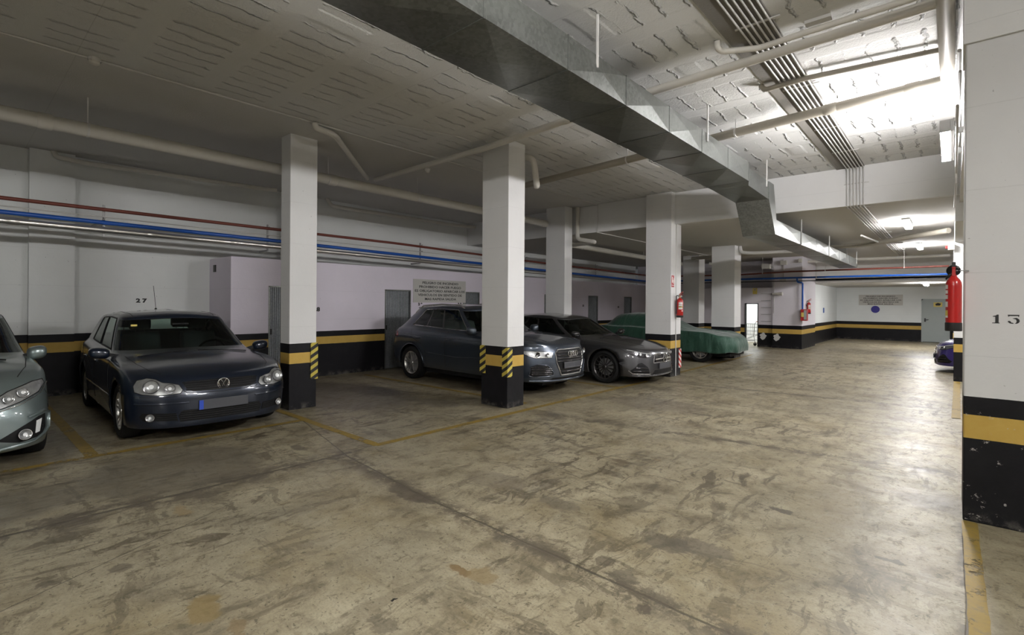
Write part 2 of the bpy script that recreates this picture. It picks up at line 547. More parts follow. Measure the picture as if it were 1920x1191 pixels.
M['galv'] = galv('galvanised sheet', (0.20, 0.21, 0.20), 0.30)
M['galv_door'] = galv('galvanised door', (0.27, 0.285, 0.30), 0.5)
M['pvc'] = plain('pvc pipe', (0.57, 0.55, 0.50), 0.55, var=0.10, vscale=3)
M['pvc_d'] = plain('bare beige pipe', (0.36, 0.335, 0.28), 0.55, var=0.10, vscale=3)
M['pvc_w'] = plain('painted pipe', (0.58, 0.57, 0.55), 0.5, var=0.06, vscale=3)
M['conduit'] = plain('conduit', (0.50, 0.49, 0.47), 0.5, var=0.05)
M['blue'] = plain('blue pipe', (0.006, 0.075, 0.36), 0.35)
M['red_p'] = plain('red pipe', (0.14, 0.030, 0.018), 0.5, var=0.15)
M['steel'] = plain('aluminium pipe', (0.62, 0.60, 0.57), 0.28, metal=0.9)
M['clamp'] = plain('zinc clamp', (0.36, 0.36, 0.36), 0.6, metal=0.8)
M['fe_red'] = plain('extinguisher red', (0.42, 0.010, 0.008), 0.28, coat=0.4)
M['black'] = plain('black plastic', (0.015, 0.015, 0.016), 0.45)
M['rubber'] = plain('rubber', (0.007, 0.007, 0.007), 0.8, spec=0.25)
M['sign'] = plain('sign board', (0.52, 0.51, 0.48), 0.5)
M['ink'] = plain('black ink', (0.012, 0.012, 0.012), 0.6)
M['paper'] = plain('white label', (0.72, 0.71, 0.68), 0.5)
M['yellow_lbl'] = plain('yellow label', (0.66, 0.52, 0.12), 0.5)
M['red_sign'] = plain('red sign', (0.36, 0.015, 0.015), 0.4)
M['door_gray'] = plain('grey door', (0.33, 0.37, 0.36), 0.45, var=0.05)
M['chrome'] = plain('chrome', (0.80, 0.80, 0.82), 0.10, metal=1.0)
M['lamp_body'] = plain('lamp housing', (0.60, 0.60, 0.60), 0.5)
M['glow'] = emit('fluorescent diffuser', (1.0, 0.975, 0.985, 1), LAMP * 0.78)
M['glow_f'] = emit('far fluorescent diffuser', (1.0, 0.98, 0.98, 1), LAMP * 0.60)
M['glow_b'] = emit('unseen fluorescent diffuser', (1.0, 0.98, 0.96, 1), LAMP * 0.62)


def line_paint():
    t = NT('yellow line paint')
    pos, x, y, z, g = t.pos()
    c = t.mix(t.noise(pos, 6, 5, 0.7), (0.19, 0.125, 0.018), (0.31, 0.21, 0.038))
    c = t.mix(t.math('MULTIPLY', t.smooth(t.noise(pos, 14, 6, 0.75), 0.48, 0.62), 0.6), c, (0.15, 0.12, 0.06))
    wear = t.smooth(t.noise(t.mapv(pos, loc=(4, 1, 0)), 3.2, 8, 0.78), 0.56, 0.62)
    tr = t.n('ShaderNodeBsdfTransparent')
    t.P(Base_Color=c, Roughness=0.55)
    mx = t.n('ShaderNodeMixShader', None, i0=t.math('MULTIPLY', wear, 0.85), i1=t.b.outputs[0], i2=tr.outputs[0])
    t.t.links.new(mx.outputs[0], t.out.inputs[0])
    return t.m


M['line'] = line_paint()


def hazard():
    t = NT('hazard foam')
    pos, x, y, z, g = t.pos()
    s = t.math('ADD', z, t.math('MULTIPLY', t.math('ADD', x, y), -0.62))
    f = t.math('FRACT', t.math('DIVIDE', s, 0.115))
    c = t.mix(t.math('GREATER_THAN', f, 0.5), (0.018, 0.017, 0.016), (0.47, 0.38, 0.06))
    return t.P(Base_Color=c, Roughness=0.7)


M['hazard'] = hazard()
# ------------------------------------------------------------------ the room
ZC, ZB = 4.12, 3.43
XL, XS = -11.45, -10.3


def sbox(name, b, mat, label=None, bevel=0.0):
    return struct(MB().box(*b).build(name, mat, bevel=bevel), label)


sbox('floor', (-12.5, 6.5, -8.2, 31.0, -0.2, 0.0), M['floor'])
sbox('ceiling', (-12.5, 6.5, -8.2, 10.9, ZC, ZC + 0.25), M['ceil'])
sbox('ceiling.001', (-12.5, 6.5, 10.9, 23.6, ZB, ZC + 0.25), M['ceil_low'])
sbox('ceiling.002', (-4.6, 6.5, 23.3, 30.2, 2.52, 2.7), M['ceil_low'])
sbox('trim_1', (-12.4, -6.72, -8.2, 10.9, ZC - 0.02, ZC), M['ceil_low'])       # flat slab band over the bays
sbox('trim_2', (-1.62, -1.20, -8.2, 10.9, ZC - 0.015, ZC), M['ceil_band_shade'])      # flush band behind the conduits, shade put into its dark colour
sbox('trim_3', (-12.4, 6.4, 10.86, 10.94, ZB - 0.01, ZC), M['beam'])           # face of the lowered slab
sbox('trim_4', (0.05, 6.4, 5.05, 5.62, 3.57, ZC), M['beam'])                   # beam over the numbered column
sbox('wall_left', (XL - 0.2, XL, -8.2, 22.0, 0, ZC), M['wall_l'])
sbox('trim_5', (XL, XL + 0.13, 0.93, 1.50, 0, ZC), M['wall_l'])                # pilaster
sbox('trim_6', (XL, XL + 0.35, 5.05, 5.45, 2.45, ZC), M['wall_l'])
sbox('wall_right', (6.3, 6.5, -8.2, 30, 0, ZC), M['white'])
sbox('wall_back', (-12.5, 6.5, -8.4, -8.2, 0, ZC), M['white'])
sbox('wall_far', (-4.9, 6.5, 29.5, 29.7, 0, 2.6), M['wall_far'])
# upper wall above the low far bay
sbox('wall_header', (-4.55, 6.3, 23.3, 23.5, 2.60, ZB), M['beam'])

# storage block: front wall with door openings, side wall, roof slab
doorsY = [(4.32, 4.97), (7.06, 7.83), (9.62, 10.28), (13.35, 13.95), (16.05, 16.72), (18.78, 19.42)]
ZS = 2.45
mb = MB()
yy = 3.62
for (a, b) in doorsY:
    mb.box(XS - 0.12, XS, yy, a, 0, ZS)
    mb.box(XS - 0.12, XS, a, b, 1.93, ZS)
    yy = b
mb.box(XS - 0.12, XS, yy, 20.7, 0, ZS)
mb.box(XL, XS - 0.12, 3.62, 3.74, 0, ZS)
struct(mb.build('wall_storage', M['wall_s']))
sbox('trim_7', (XL, XS, 3.62, 20.7, ZS, ZS + 0.02), M['wall_s'])
# vent hole in the storage side wall
tag(MB().box(-11.2, -11.08, 3.605, 3.625, 2.20, 2.34).build('wall_vent', M['black']), 'small dark vent opening high on the side of the storage block', 'vent')

for i, (a, b) in enumerate(doorsY):
    mb = MB()
    n = 8
    wd = (b - a) / n
    x = XS - 0.05
    pts = []
    for k in range(n):
        y0 = a + k * wd
        for (dy, dx) in ((0.0, 0), (0.10, 0), (0.16, 0.012), (0.22, 0), (0.60, 0), (0.66, 0.012), (0.72, 0)):
            pts.append((x + dx, y0 + dy * wd))
    pts.append((x, b))
    vs = [(px_, py_, 0.01) for px_, py_ in pts] + [(px_, py_, 1.92) for px_, py_ in pts]
    m_ = len(pts)
    mb.add(vs, [(k, k + 1, m_ + k + 1, m_ + k) for k in range(m_ - 1)])
    d = struct(mb.build('door_%d' % (i + 1), M['galv_door']))
    f = MB().box(XS - 0.03, XS + 0.006, a - 0.0, a + 0.03, 0, 1.93).box(XS - 0.03, XS + 0.006, b - 0.03, b, 0, 1.93).box(XS - 0.03, XS + 0.006, a, b, 1.90, 1.93)
    f.build('door_frame', M['galv'], d)
    h = MB().box(x, x + 0.03, a + 0.05, a + 0.08, 0.95, 1.06)
    h.build('door_handle', M['black'], d)

# end wall of the parking row, with the open doorway
Y1 = 21.0
DX0, DX1, DH = -6.16, -5.72, 1.66
mb = MB()
mb.box(XS - 1.2, DX0, Y1, Y1 + 0.12, 0, 2.32)
mb.box(DX0, DX1, Y1, Y1 + 0.12, DH, 2.32)
mb.box(DX1, -5.18, Y1, Y1 + 0.12, 0, 2.32)
struct(mb.build('wall_end', M['wall_f']))
sbox('wall_end_upper', (XL, -5.18, 22.2, 22.4, 2.3, ZB), M['wall_f'])
sbox('trim_8', (XL, -5.18, Y1, 22.2, 2.30, 2.32), M['wall_f'])
sbox('wall_corner', (-5.18, -4.18, 20.93, 23.3, 0, ZB), M['wall_f'])
sbox('wall_side', (-4.95, -4.36, 23.3, 29.6, 0, 2.6), M['wall_far'])
# lit room behind the doorway
mb = MB()
mb.box(-7.4, -4.9, 23.6, 23.7, 0, 2.3).box(-7.5, -7.4, Y1 + 0.12, 23.7, 0, 2.3).box(-5.22, -5.18, Y1 + 0.12, 23.7, 0, 2.3)
mb.box(-7.5, -4.9, Y1 + 0.12, 23.7, 2.2, 2.29)
struct(mb.build('wall_lobby', plain('lobby plaster', (0.80, 0.80, 0.78), 0.7)))
fr = MB().box(DX0 - 0.03, DX0, Y1 - 0.02, Y1 + 0.13, 0, DH + 0.03).box(DX1, DX1 + 0.03, Y1 - 0.02, Y1 + 0.13, 0, DH + 0.03).box(DX0 - .03, DX1 + 0.03, Y1 - 0.02, Y1 + 0.13, DH, DH + 0.03)
struct(fr.build('trim_9', M['black']))

# far wall door
d = struct(MB().box(-1.03, -0.15, 29.44, 29.5, 0.02, 1.90, bev=0.004).build('door_7', M['door_gray']))
MB().box(-1.08, -1.03, 29.42, 29.52, 0, 1.95).box(-0.15, -0.10, 29.42, 29.52, 0, 1.95).box(-1.08, -0.10, 29.42, 29.52, 1.90, 1.95).build('door_frame', M['door_gray'], d)
MB().box(-0.98, -0.92, 29.40, 29.45, 0.92, 1.08).tube([(-0.95, 29.40, 1.02), (-0.95, 29.36, 1.02), (-0.82, 29.36, 1.02)], 0.012, 8).build('door_handle', M['black'], d)
mb = MB().box(-0.66, -0.36, 29.43, 29.44, 1.60, 1.80)
sg = tag(mb.build('warning_sign', M['yellow_lbl']), 'small yellow and black sign on the grey door in the far wall', 'sign')
MB().prism([(-0.58, 29.428, 1.66), (-0.44, 29.428, 1.66), (-0.40, 29.428, 1.74), (-0.51, 29.428, 1.78), (-0.60, 29.428, 1.73)], (0, 0.004, 0)).build('pictogram', M['ink'], sg)


# ------------------------------------------------------------------ columns
def column(x0, x1, y0, y1, ztop, mat, label, extra=None, bev=0.008):
    loc = ((x0 + x1) / 2, (y0 + y1) / 2, 0)
    r = thing('concrete_column', label, 'column', loc)
    bm = bmesh.new()
    mb = MB().box(x0, x1, y0, y1, 0, ztop)
    s = mb.build('shaft', mat, r)
    b = s.modifiers.new('b', 'BEVEL')
    b.width = bev
    b.segments = 2
    if extra:
        extra(r)
    return r


def guard(r, x, y, sx, sy, z0, z1):
    """foam corner guard wrapping a corner: sx, sy point outward"""
    w_, t_ = 0.095, 0.018
    mb = MB()
    mb.box(min(x + sx * t_, x - sx * w_), max(x + sx * t_, x - sx * w_), min(y, y + sy * t_), max(y, y + sy * t_), z0, z1)
    mb.box(min(x, x + sx * t_), max(x, x + sx * t_), min(y, y - sy * w_), max(y, y - sy * w_), z0, z1)
    mb.build('corner_guard', M['hazard'], r)


column(-7.66, -7.36, 3.39, 3.81, ZC, M['col_a'], 'leftmost free column, black and yellow base, beside the dark blue hatchback',
       lambda r: guard(r, -7.36, 3.81, 1, 1, 0.43, 0.985))


def g2(r):
    guard(r, -5.10, 5.70, 1, -1, 0.48, 0.925)
    guard(r, -5.66, 5.70, -1, -1, 0.50, 0.94)


column(-5.66, -5.10, 5.70, 6.09, ZC, M['col'], 'nearest left column in front of the grey SUV, two striped corner guards', g2)


def g3(r):
    MB().tube([(-4.69, 10.93, 0), (-4.69, 10.93, ZB)], 0.012, 8).build('cable_tube', M['pvc_w'], r)
    t = NT('red white stripes')
    pos, x, y, z, g = t.pos()
    f = t.math('FRACT', t.math('DIVIDE', t.math('ADD', z, t.math('MULTIPLY', y, 0.8)), 0.12))
    t.P(Base_Color=t.mix(t.math('GREATER_THAN', f, 0.5), (0.55, 0.03, 0.03), (0.75, 0.73, 0.7)))
    MB().box(-4.705, -4.69, 11.12, 11.24, 0.17, 0.60).build('striped_plate', t.m, r)


column(-5.31, -4.70, 10.68, 11.22, ZC, M['col'], 'column carrying the red fire extinguisher, between silver car and covered car', g3)
column(-8.02, -7.42, 10.45, 10.78, ZC, M['col'], 'white column standing behind the silver hatchback roof')
column(-5.66, -4.97, 15.85, 16.45, ZB, M['col'], 'wide column just beyond the nose of the covered car')
column(-7.55, -6.95, 18.2, 18.75, ZB, M['col'], 'farthest slim column, behind the covered car beside the end wall')
column(0.062, 0.75, 5.075, 5.65, ZC, M['col_r'], 'big column at the right edge bearing the number 13')
column(0.012, 0.5, 14.4, 14.9, ZB, M['col'], 'right row column seen below the big extinguisher, beside the purple car')
column(0.0, 0.5, 20.6, 21.1, ZB, M['col'], 'farthest right row column near the grey far door')

# ------------------------------------------------------------------ painted lines on the floor
def pline(x0, y0, x1, y1, wd, label):
    d = Vector((x1 - x0, y1 - y0, 0))
    L = d.length
    d.normalize()
    nrm = Vector((-d.y, d.x, 0)) * wd / 2
    n = max(2, int(L / 0.08))
    vs = []
    rnd = random.Random(int(L * 1000))
    zz_ = 0.002 + 0.0006 * len([o for o in bpy.data.objects if o.name.startswith('parking_line')])
    for i in range(n + 1):
        p = Vector((x0, y0, zz_)) + d * L * i / n
        e = 1 + rnd.uniform(-0.06, 0.06)
        vs += [p + nrm * e, p - nrm * e]
    o = MB().add(vs, [(2 * i, 2 * i + 1, 2 * i + 3, 2 * i + 2) for i in range(n)]).build('parking_line', M['line'])
    o['z'] = 0
    del o['z']
    return tag(o, label, 'floor marking', 'yellow painted parking lines')


pline(-4.86, 3.22, -4.80, 9.75, 0.10, 'long yellow line running along the bay mouth past the grey SUV')
pline(-6.66, 3.27, -4.84, 3.24, 0.10, 'short yellow line jutting out from the leftmost column')
pline(-6.63, -7.8, -6.63, 3.25, 0.10, 'yellow line across the front of the dark blue car bay')
pline(-6.65, 1.03, -11.2, 1.03, 0.11, 'yellow line between the silver corner car and the dark blue car')
pline(-6.6, 3.28, -11.0, 3.28, 0.10, 'yellow line from the leftmost column back into the bays')
pline(-4.85, 8.62, -9.6, 8.62, 0.09, 'yellow line between the grey SUV and the silver hatchback')
pline(-4.85, 11.3, -4.9, 17.4, 0.09, 'yellow line along the front of the covered car bay')
pline(0.135, -3, 0.10, 5.05, 0.085, 'yellow line meeting the foot of the column numbered 13')
pline(0.04, 9.6, 0.07, 14.35, 0.10, 'yellow line meeting the foot of the far right column')
pline(-5.13, 6.2, -9.8, 6.2, 0.09, 'yellow line beside the grey SUV from its column to the storage doors')


# ------------------------------------------------------------------ signs and stencilled numbers
SIGN = ['PELIGRO DE INCENDIO', 'PROHIBIDO HACER FUEGO', 'ES OBLIGATORIO APARCAR LOS', 'VEHICULOS EN SENTIDO DE', 'MAS RAPIDA SALIDA']


def wall_number(s, org, xd, size, label, bold=0.006):
    mb = put_text(MB(), s, size, org, xd, (0, 0, 1), bold, 1.25)
    return tag(mb.build('stencilled_number', M['ink']), label, 'number')


sb = tag(MB().box(XS, XS + 0.012, 7.90, 9.72, 1.62, 2.22).build('notice_board', M['sign']), 'white fire warning notice above the grey SUV roof', 'sign')
for i, s in enumerate(SIGN):
    put_text(MB(), s, 0.086, (XS + 0.014, 8.81, 2.13 - i * 0.105), (0, 1, 0), (0, 0, 1), 0.0017, 1.38).build('lettering', M['ink'], sb)
sb = tag(MB().box(-3.45, -1.75, 29.485, 29.5, 1.66, 2.16).build('notice_board', M['sign']), 'fire warning notice on the far wall above a blue disc', 'sign')
for i, s in enumerate(SIGN):
    put_text(MB(), s, 0.076, (-2.60, 29.482, 2.08 - i * 0.092), (1, 0, 0), (0, 0, 1), 0.0016, 1.42).build('lettering', M['ink'], sb)
t = plain('blue disc', (0.03, 0.025, 0.26), 0.4)
nd = tag(MB().lathe([(0, 0), (0.17, 0), (0.17, 0.012), (0, 0.012)], (-2.79, 29.485, 1.46), 'Y', 28).build('round_sign', t), 'round dark blue disc below the far wall notice', 'sign')

wall_number('2 7', (XL + 0.004, 2.47, 1.61), (0, 1, 0), 0.10, 'black stencilled number 27 on the wall above the dark blue car')
wall_number('28', (XS + 0.004, 5.33, 1.45), (0, 1, 0), 0.12, 'black stencilled number 28 beside the leftmost column')
wall_number('2 9', (XS + 0.004, 8.13, 1.575), (0, 1, 0), 0.085, 'black stencilled number 29 under the notice, left end')
wall_number('3 0', (XS + 0.004, 9.50, 1.59), (0, 1, 0), 0.085, 'black stencilled number 30 under the notice, right end')
wall_number('33', (XS + 0.004, 15.7, 1.55), (0, 1, 0), 0.09, 'small stencilled number 33 on the lilac wall left of a dark door')
wall_number('34', (XS + 0.004, 18.3, 1.50), (0, 1, 0), 0.09, 'small stencilled number 34 near the last dark storage door')
# the big 1 3 of the column, built as stencil shapes
mb = MB()


def sten(polys, x, z, s):
    for pl in polys:
        mb.prism([(x + a * s, 5.0735, z + b * s) for a, b in pl], (0, 0.002, 0))


one = [[(0, 0.0), (0.62, 0.0), (0.62, 0.07), (0.54, 0.09), (0.54, 1.0), (0.40, 1.0), (0.30, 0.9), (0.06, 0.83), (0.06, 0.76), (0.26, 0.76), (0.26, 0.09), (0.0, 0.07)]]
three = [[(0.06, 1.0), (1.0, 1.0), (0.95, 0.72), (0.88, 0.86), (0.22, 0.86), (0.12, 0.76)],
         [(0.44, 0.60), (0.78, 0.66), (0.98, 0.50), (1.03, 0.28), (0.95, 0.10), (0.80, 0.0), (0.63, 0.0), (0.74, 0.12), (0.78, 0.30), (0.72, 0.48), (0.58, 0.54)],
         [(0.10, 0.16), (0.22, 0.04), (0.42, 0.0), (0.55, 0.0), (0.50, 0.10), (0.36, 0.12), (0.30, 0.26), (0.18, 0.32), (0.06, 0.26)]]
sten(one, 0.215, 1.483, 0.064)
sten(three, 0.292, 1.483, 0.064)
tag(mb.build('stencilled_number', M['ink']), 'large black stencilled number 13 on the big right column', 'number')


# ------------------------------------------------------------------ fluorescent lamps
def lamp(x0, x1, y0, y1, z, label, mat, h=0.10, side=False):
    r = thing('fluorescent_lamp', label, 'lamp', ((x0 + x1) / 2, (y0 + y1) / 2, z))
    if side:      # wall mounted, diffuser faces the aisle
        MB().box(x1 - 0.03, x1, y0, y1, z - h / 2, z + h / 2, bev=0.004).build('housing', M['lamp_body'], r)
        for yb in (y0 + 0.25, y1 - 0.25):
            MB().box(x1 - 0.01, 0.075, yb - 0.02, yb + 0.02, z - 0.03, z + 0.03).build('bracket', M['lamp_body'], r)
        MB().box(x0, x1 - 0.03, y0 + 0.02, y1 - 0.02, z - h / 2 + 0.005, z + h / 2 - 0.005, bev=0.012).build('diffuser', mat, r)
        for ye in (y0, y1 - 0.02):
            MB().box(x0 - 0.004, x1 - 0.03, ye, ye + 0.02, z - h / 2, z + h / 2, bev=0.004).build('end_cap', M['lamp_body'], r)
    else:
        MB().box(x0, x1, y0, y1, z, z + 0.04, bev=0.004).build('housing', M['lamp_body'], r)
        MB().box(x0 + 0.01, x1 - 0.01, y0 + 0.02, y1 - 0.02, z - h + 0.04, z, bev=0.012).build('diffuser', mat, r)
    return r


lamp(-0.11, 0.0, 6.72, 8.12, 3.44, 'bright fluorescent lamp near the top right beside the big column', M['glow'], 0.12, True)
lamp(-0.82, -0.68, 13.1, 14.3, 3.39, 'small bright ceiling lamp in the low section beyond the beam', M['glow_f'])
lamp(-0.82, -0.68, 18.3, 19.6, 3.39, 'second small ceiling lamp in the low section, farther off', M['glow_f'])
lamp(-0.86, -0.70, 24.3, 25.5, 2.48, 'small lamp under the lowest far ceiling', M['glow_f'])
# unseen lamps behind the viewer; near right bay lamp added for flat light
lamp(-0.11, 0.0, 0.3, 1.7, 3.42, 'lamp on the right column row behind the viewer', M['glow_b'], 0.12, True)
lamp(-0.11, 0.0, -6.0, -4.6, 3.42, 'rearmost lamp on the right column row', M['glow_b'], 0.12, True)
lamp(3.0, 3.12, 1.6, 3.0, 4.08, 'added unseen fill lamp over the bays right of the aisle', M['glow_b'])
lamp(3.0, 3.12, 11.0, 12.2, 3.39, 'lamp over the far bays right of the aisle', M['glow_f'])
lamp(-6.4, -6.0, 21.9, 22.9, 2.16, 'lamp inside the lit lobby behind the doorway', emit('lobby tube', (0.95, 1.0, 1.0, 1), 30))
# ------------------------------------------------------------------ ventilation duct
DX0_, DX1_, DZ0, DZ1 = -2.99, -2.35, 3.50, 3.78
duct = thing('ventilation_duct', 'long galvanised rectangular air duct hanging under the ceiling, dropping below the beam', 'duct', (-2.67, 2.0, 3.5))


def duct_piece(a, b, parent, name='duct_section'):
    """a, b: (y, x0, x1, z0, z1) end rectangles; faces cross-broken like real sheet metal"""
    (ya, a0, a1, az0, az1), (yb, b0, b1, bz0, bz1) = a, b
    A = [Vector((a0, ya, az0)), Vector((a1, ya, az0)), Vector((a1, ya, az1)), Vector((a0, ya, az1))]
    B = [Vector((b0, yb, bz0)), Vector((b1, yb, bz0)), Vector((b1, yb, bz1)), Vector((b0, yb, bz1))]
    vs = A + B
    fs = []
    ctr = sum(vs, Vector()) / 8
    for i in range(4):
        j = (i + 1) % 4
        q = [A[i], A[j], B[j], B[i]]
        c = sum(q, Vector()) / 4
        nrm = (q[1] - q[0]).cross(q[3] - q[0]).normalized()
        if nrm.dot(c - ctr) < 0:
            nrm = -nrm
        k = len(vs)
        vs.append(c + nrm * 0.020)
        for (u, v_) in ((i, j), (j, 4 + j), (4 + j, 4 + i), (4 + i, i)):
            fs.append((u, v_, k))
    fs += [(0, 1, 2, 3), (4, 5, 6, 7)]
    return MB().add(vs, fs).build(name, M['galv'], parent)


def flange(y, x0, x1, z0, z1, parent, t=0.012):
    mb = MB()
    mb.box(x0 - t, x1 + t, y - 0.009, y + 0.009, z0 - t, z0 + 0.001).box(x0 - t, x1 + t, y - 0.009, y + 0.009, z1 - 0.001, z1 + t)
    mb.box(x0 - t, x0 + 0.001, y - 0.009, y + 0.009, z0, z1).box(x1 - 0.001, x1 + t, y - 0.009, y + 0.009, z0, z1)
    mb.build('flange', M['galv'], parent)


ys = [-7.9, -6.3, -5.3, -4.3, -3.35, -2.4, -1.45, -0.5, 0.45, 1.40, 2.37, 3.34, 4.30, 5.27, 6.22, 7.18, 8.12]
for a, b in zip(ys, ys[1:]):
    duct_piece((a + 0.002, DX0_, DX1_, DZ0, DZ1), (b - 0.002, DX0_, DX1_, DZ0, DZ1), duct)
for y in ys[1:]:
    flange(y, DX0_, DX1_, DZ0, DZ1, duct, 0.005)
duct_piece((8.12, DX0_, DX1_, DZ0, DZ1), (8.42, DX0_, DX1_ - 0.09, DZ0, DZ1), duct)
duct_piece((8.42, DX0_, DX1_ - 0.09, DZ0, DZ1), (9.55, DX0_, DX1_ - 0.09, DZ0 - 0.03, DZ1), duct)
# the drop below the beam
mb = MB()
prof = [(9.55, 3.47), (9.98, 2.90), (10.35, 2.90), (10.35, 3.17), (10.06, 3.17), (9.86, 3.78), (9.55, 3.78)]
mb.prism([(-2.99, y, z) for y, z in prof], (0.56, 0, 0))
mb.build('duct_drop', M['galv'], duct)
ys2 = [10.35, 12.0, 13.6, 15.2, 16.8, 18.6, 20.3]
for a, b in zip(ys2, ys2[1:]):
    duct_piece((a, -2.93, -2.43, 2.90, 3.17), (b, -2.93, -2.43, 2.90, 3.17), duct)
    flange(b if b < 20 else b - 0.02, -2.93, -2.43, 2.90, 3.17, duct, 0.005)
for y, z0, z1, x in ((-4.2, DZ0, ZC, -2.335), (0.6, DZ0, ZC, -2.335), (3.75, DZ1 - 0.12, ZC, -2.335), (6.35, DZ1 - 0.12, ZC, -2.335), (9.4, DZ1 - 0.12, ZC, -2.43),
                     (12.0, 2.9, ZB, -2.42), (15.2, 2.9, ZB, -2.42), (18.0, 3.0, ZB, -2.42), (20.1, 3.0, ZB, -2.42)):
    MB().box(x - 0.004, x + 0.012, y - 0.008, y + 0.008, z0, z1 + 0.005).build('hanger', M['pvc_w'], duct)


# ------------------------------------------------------------------ pipes
def pipe(name, pts, r, mat, label, cat='pipe', elbow=0.0, seg=14, couplings=(), hangers=(), group=None, zc=None):
    """couplings: list of (point index, fraction); hangers: points where a rod goes up to the ceiling"""
    p0 = pts[0]
    root = thing(name, label, cat, p0, group)
    MB().tube(pts, r, seg, elbow).build('pipe_run', mat, root, smooth=50)
    for (i, f) in couplings:
        a, b = Vector(pts[i]), Vector(pts[i + 1])
        c = a.lerp(b, f)
        d = (b - a).normalized()
        MB().tube([c - d * 0.07, c - d * 0.055, c + d * 0.055, c + d * 0.07], [r + 0.001, r * 1.12, r * 1.12, r + 0.001], seg).build('coupling', mat, root, smooth=40)
    for (i, f) in hangers:
        a, b = Vector(pts[i]), Vector(pts[i + 1])
        c = a.lerp(b, f)
        d = (b - a).normalized()
        mb = MB().tube([c - d * 0.012, c + d * 0.012], r * 1.07, seg)
        mb.tube([(c.x, c.y, c.z + r), (c.x, c.y, (zc or ZC) + 0.003)], 0.007, 6)
        mb.build('pipe_hanger', M['pvc_w'], root)
    return root


pipe('drain_pipe', [(-8.0, -8.15, 3.70), (-8.0, 10.42, 3.70)], 0.085, M['pvc'], 'thick cream drain pipe crossing the upper left above the cars', seg=20,
     couplings=[(0, 0.481), (0, 0.676), (0, 0.992)], hangers=[(0, 0.502), (0, 0.672), (0, 0.774)])
pipe('drain_pipe', [(-8.0, 10.95, 3.26), (-8.0, 20.9, 3.20)], 0.075, M['pvc'], 'thick drain pipe under the low ceiling behind the extinguisher column', seg=16,
     hangers=[(0, 0.12), (0, 0.5)], zc=ZB)
pipe('drain_pipe', [(-0.055, -8.1, 3.97), (-0.055, 6.86, 3.95), (-0.12, 6.86, 3.95), (-6.3, 7.55, 3.93)], 0.058, M['pvc_d'],
     'long cream pipe turning at the right column row and crossing under the duct', elbow=0.12, seg=18, couplings=[(2, 0.035), (2, 0.16)], hangers=[(2, 0.62), (2, 0.34)])
pipe('drain_pipe', [(-0.11, 5.18, 4.0), (-2.57, 5.26, 4.0), (-5.5, 5.50, 3.99), (-8.4, 5.52, 3.98)], 0.046, M['pvc'], 'pipe crossing the ceiling over the nearest left column',
     seg=14, couplings=[(1, 0.40)], hangers=[(1, 0.28)])
pipe('drain_pipe', [(-0.11, 5.10, 4.06), (-1.05, 5.12, 4.06), (-1.40, 5.14, 4.06), (-1.70, 4.98, 4.06), (-1.70, 4.87, 4.06), (-1.70, 4.86, 4.115)], 0.028, M['pvc'],
     'thin cream pipe with a short hooked end at the top right', elbow=0.05)
pipe('drain_pipe', [(-0.11, 6.30, 4.06), (-1.20, 6.15, 4.06), (-1.62, 6.16, 4.05), (-1.66, 6.16, 4.115)], 0.028, M['pvc_d'],
     'thin pipe under the ceiling between the two big crossing pipes', elbow=0.05)
pipe('drain_pipe', [(-6.66, 3.40, 4.09), (-6.66, 3.42, 4.03), (-6.74, 3.75, 4.03), (-8.5, 5.40, 4.0)], 0.042, M['pvc'], 'bent pipe leaving the top of the leftmost column', elbow=0.10)
pipe('drain_pipe', [(-5.32, 6.16, 4.10), (-5.20, 6.16, 3.98), (-5.00, 6.18, 3.90), (-5.03, 6.30, 3.50), (-6.0, 7.5, 3.85)], 0.05, M['pvc'], 'elbow pipe clinging to the top of the nearest left column', elbow=0.09)
pipe('drain_pipe', [(-7.27, 10.80, 4.10), (-7.27, 10.80, 3.28), (-6.75, 10.84, 3.17), (-7.85, 11.4, 3.22)], 0.052, M['pvc'], 'white downpipe bending beside the column behind the silver hatchback', elbow=0.10)
pipe('drain_pipe', [(-11.3, 1.22, 4.1), (-11.25, 1.25, 4.0), (-11.2, 1.6, 3.97), (-10.6, 4.6, 3.93)], 0.04, M['pvc'], 'thin pipe along the top of the left wall', elbow=0.08)
pipe('drain_pipe', [(-11.3, 6.1, 4.1), (-11.2, 6.15, 3.92), (-10.9, 9.8, 3.88), (-10.6, 10.4, 3.86)], 0.045, M['pvc'], 'pipe along the top of the wall between the two nearest left columns', elbow=0.08)
pipe('drain_pipe', [(-0.08, 14.75, 3.30), (-1.84, 16.6, 3.28), (-6.9, 17.4, 3.24)], 0.06, M['pvc_d'], 'pipe slanting under the low ceiling past the far column row', elbow=0.3)
pipe('drain_pipe', [(-0.08, 21.8, 3.30), (-4.6, 21.9, 3.30)], 0.05, M['pvc'], 'farthest white pipe under the low ceiling near the header wall', hangers=[(0, 0.3), (0, 0.7)], zc=ZB)
pipe('drain_pipe', [(-6.85, 18.9, 3.15), (-6.65, 19.0, 3.12), (-6.45, 19.2, 2.62), (-5.9, 19.3, 2.55)], 0.055, M['pvc_w'], 'white s-shaped downpipe behind the wide far column', elbow=0.15)
pipe('drain_pipe', [(-4.93, 16.2, 3.42), (-4.90, 16.2, 3.24), (-4.60, 16.3, 3.20), (-3.1, 16.7, 3.22)], 0.05, M['pvc_w'], 'white elbow pipe leaving the top of the wide far column', elbow=0.12)
pipe('tube_light_conduit', [(-1.68, 14.72, 3.32), (-1.46, 16.3, 3.28), (-1.02, 16.8, 3.30)], 0.022, M['pvc_w'], 'pale diagonal tube under the low ceiling near the conduits')

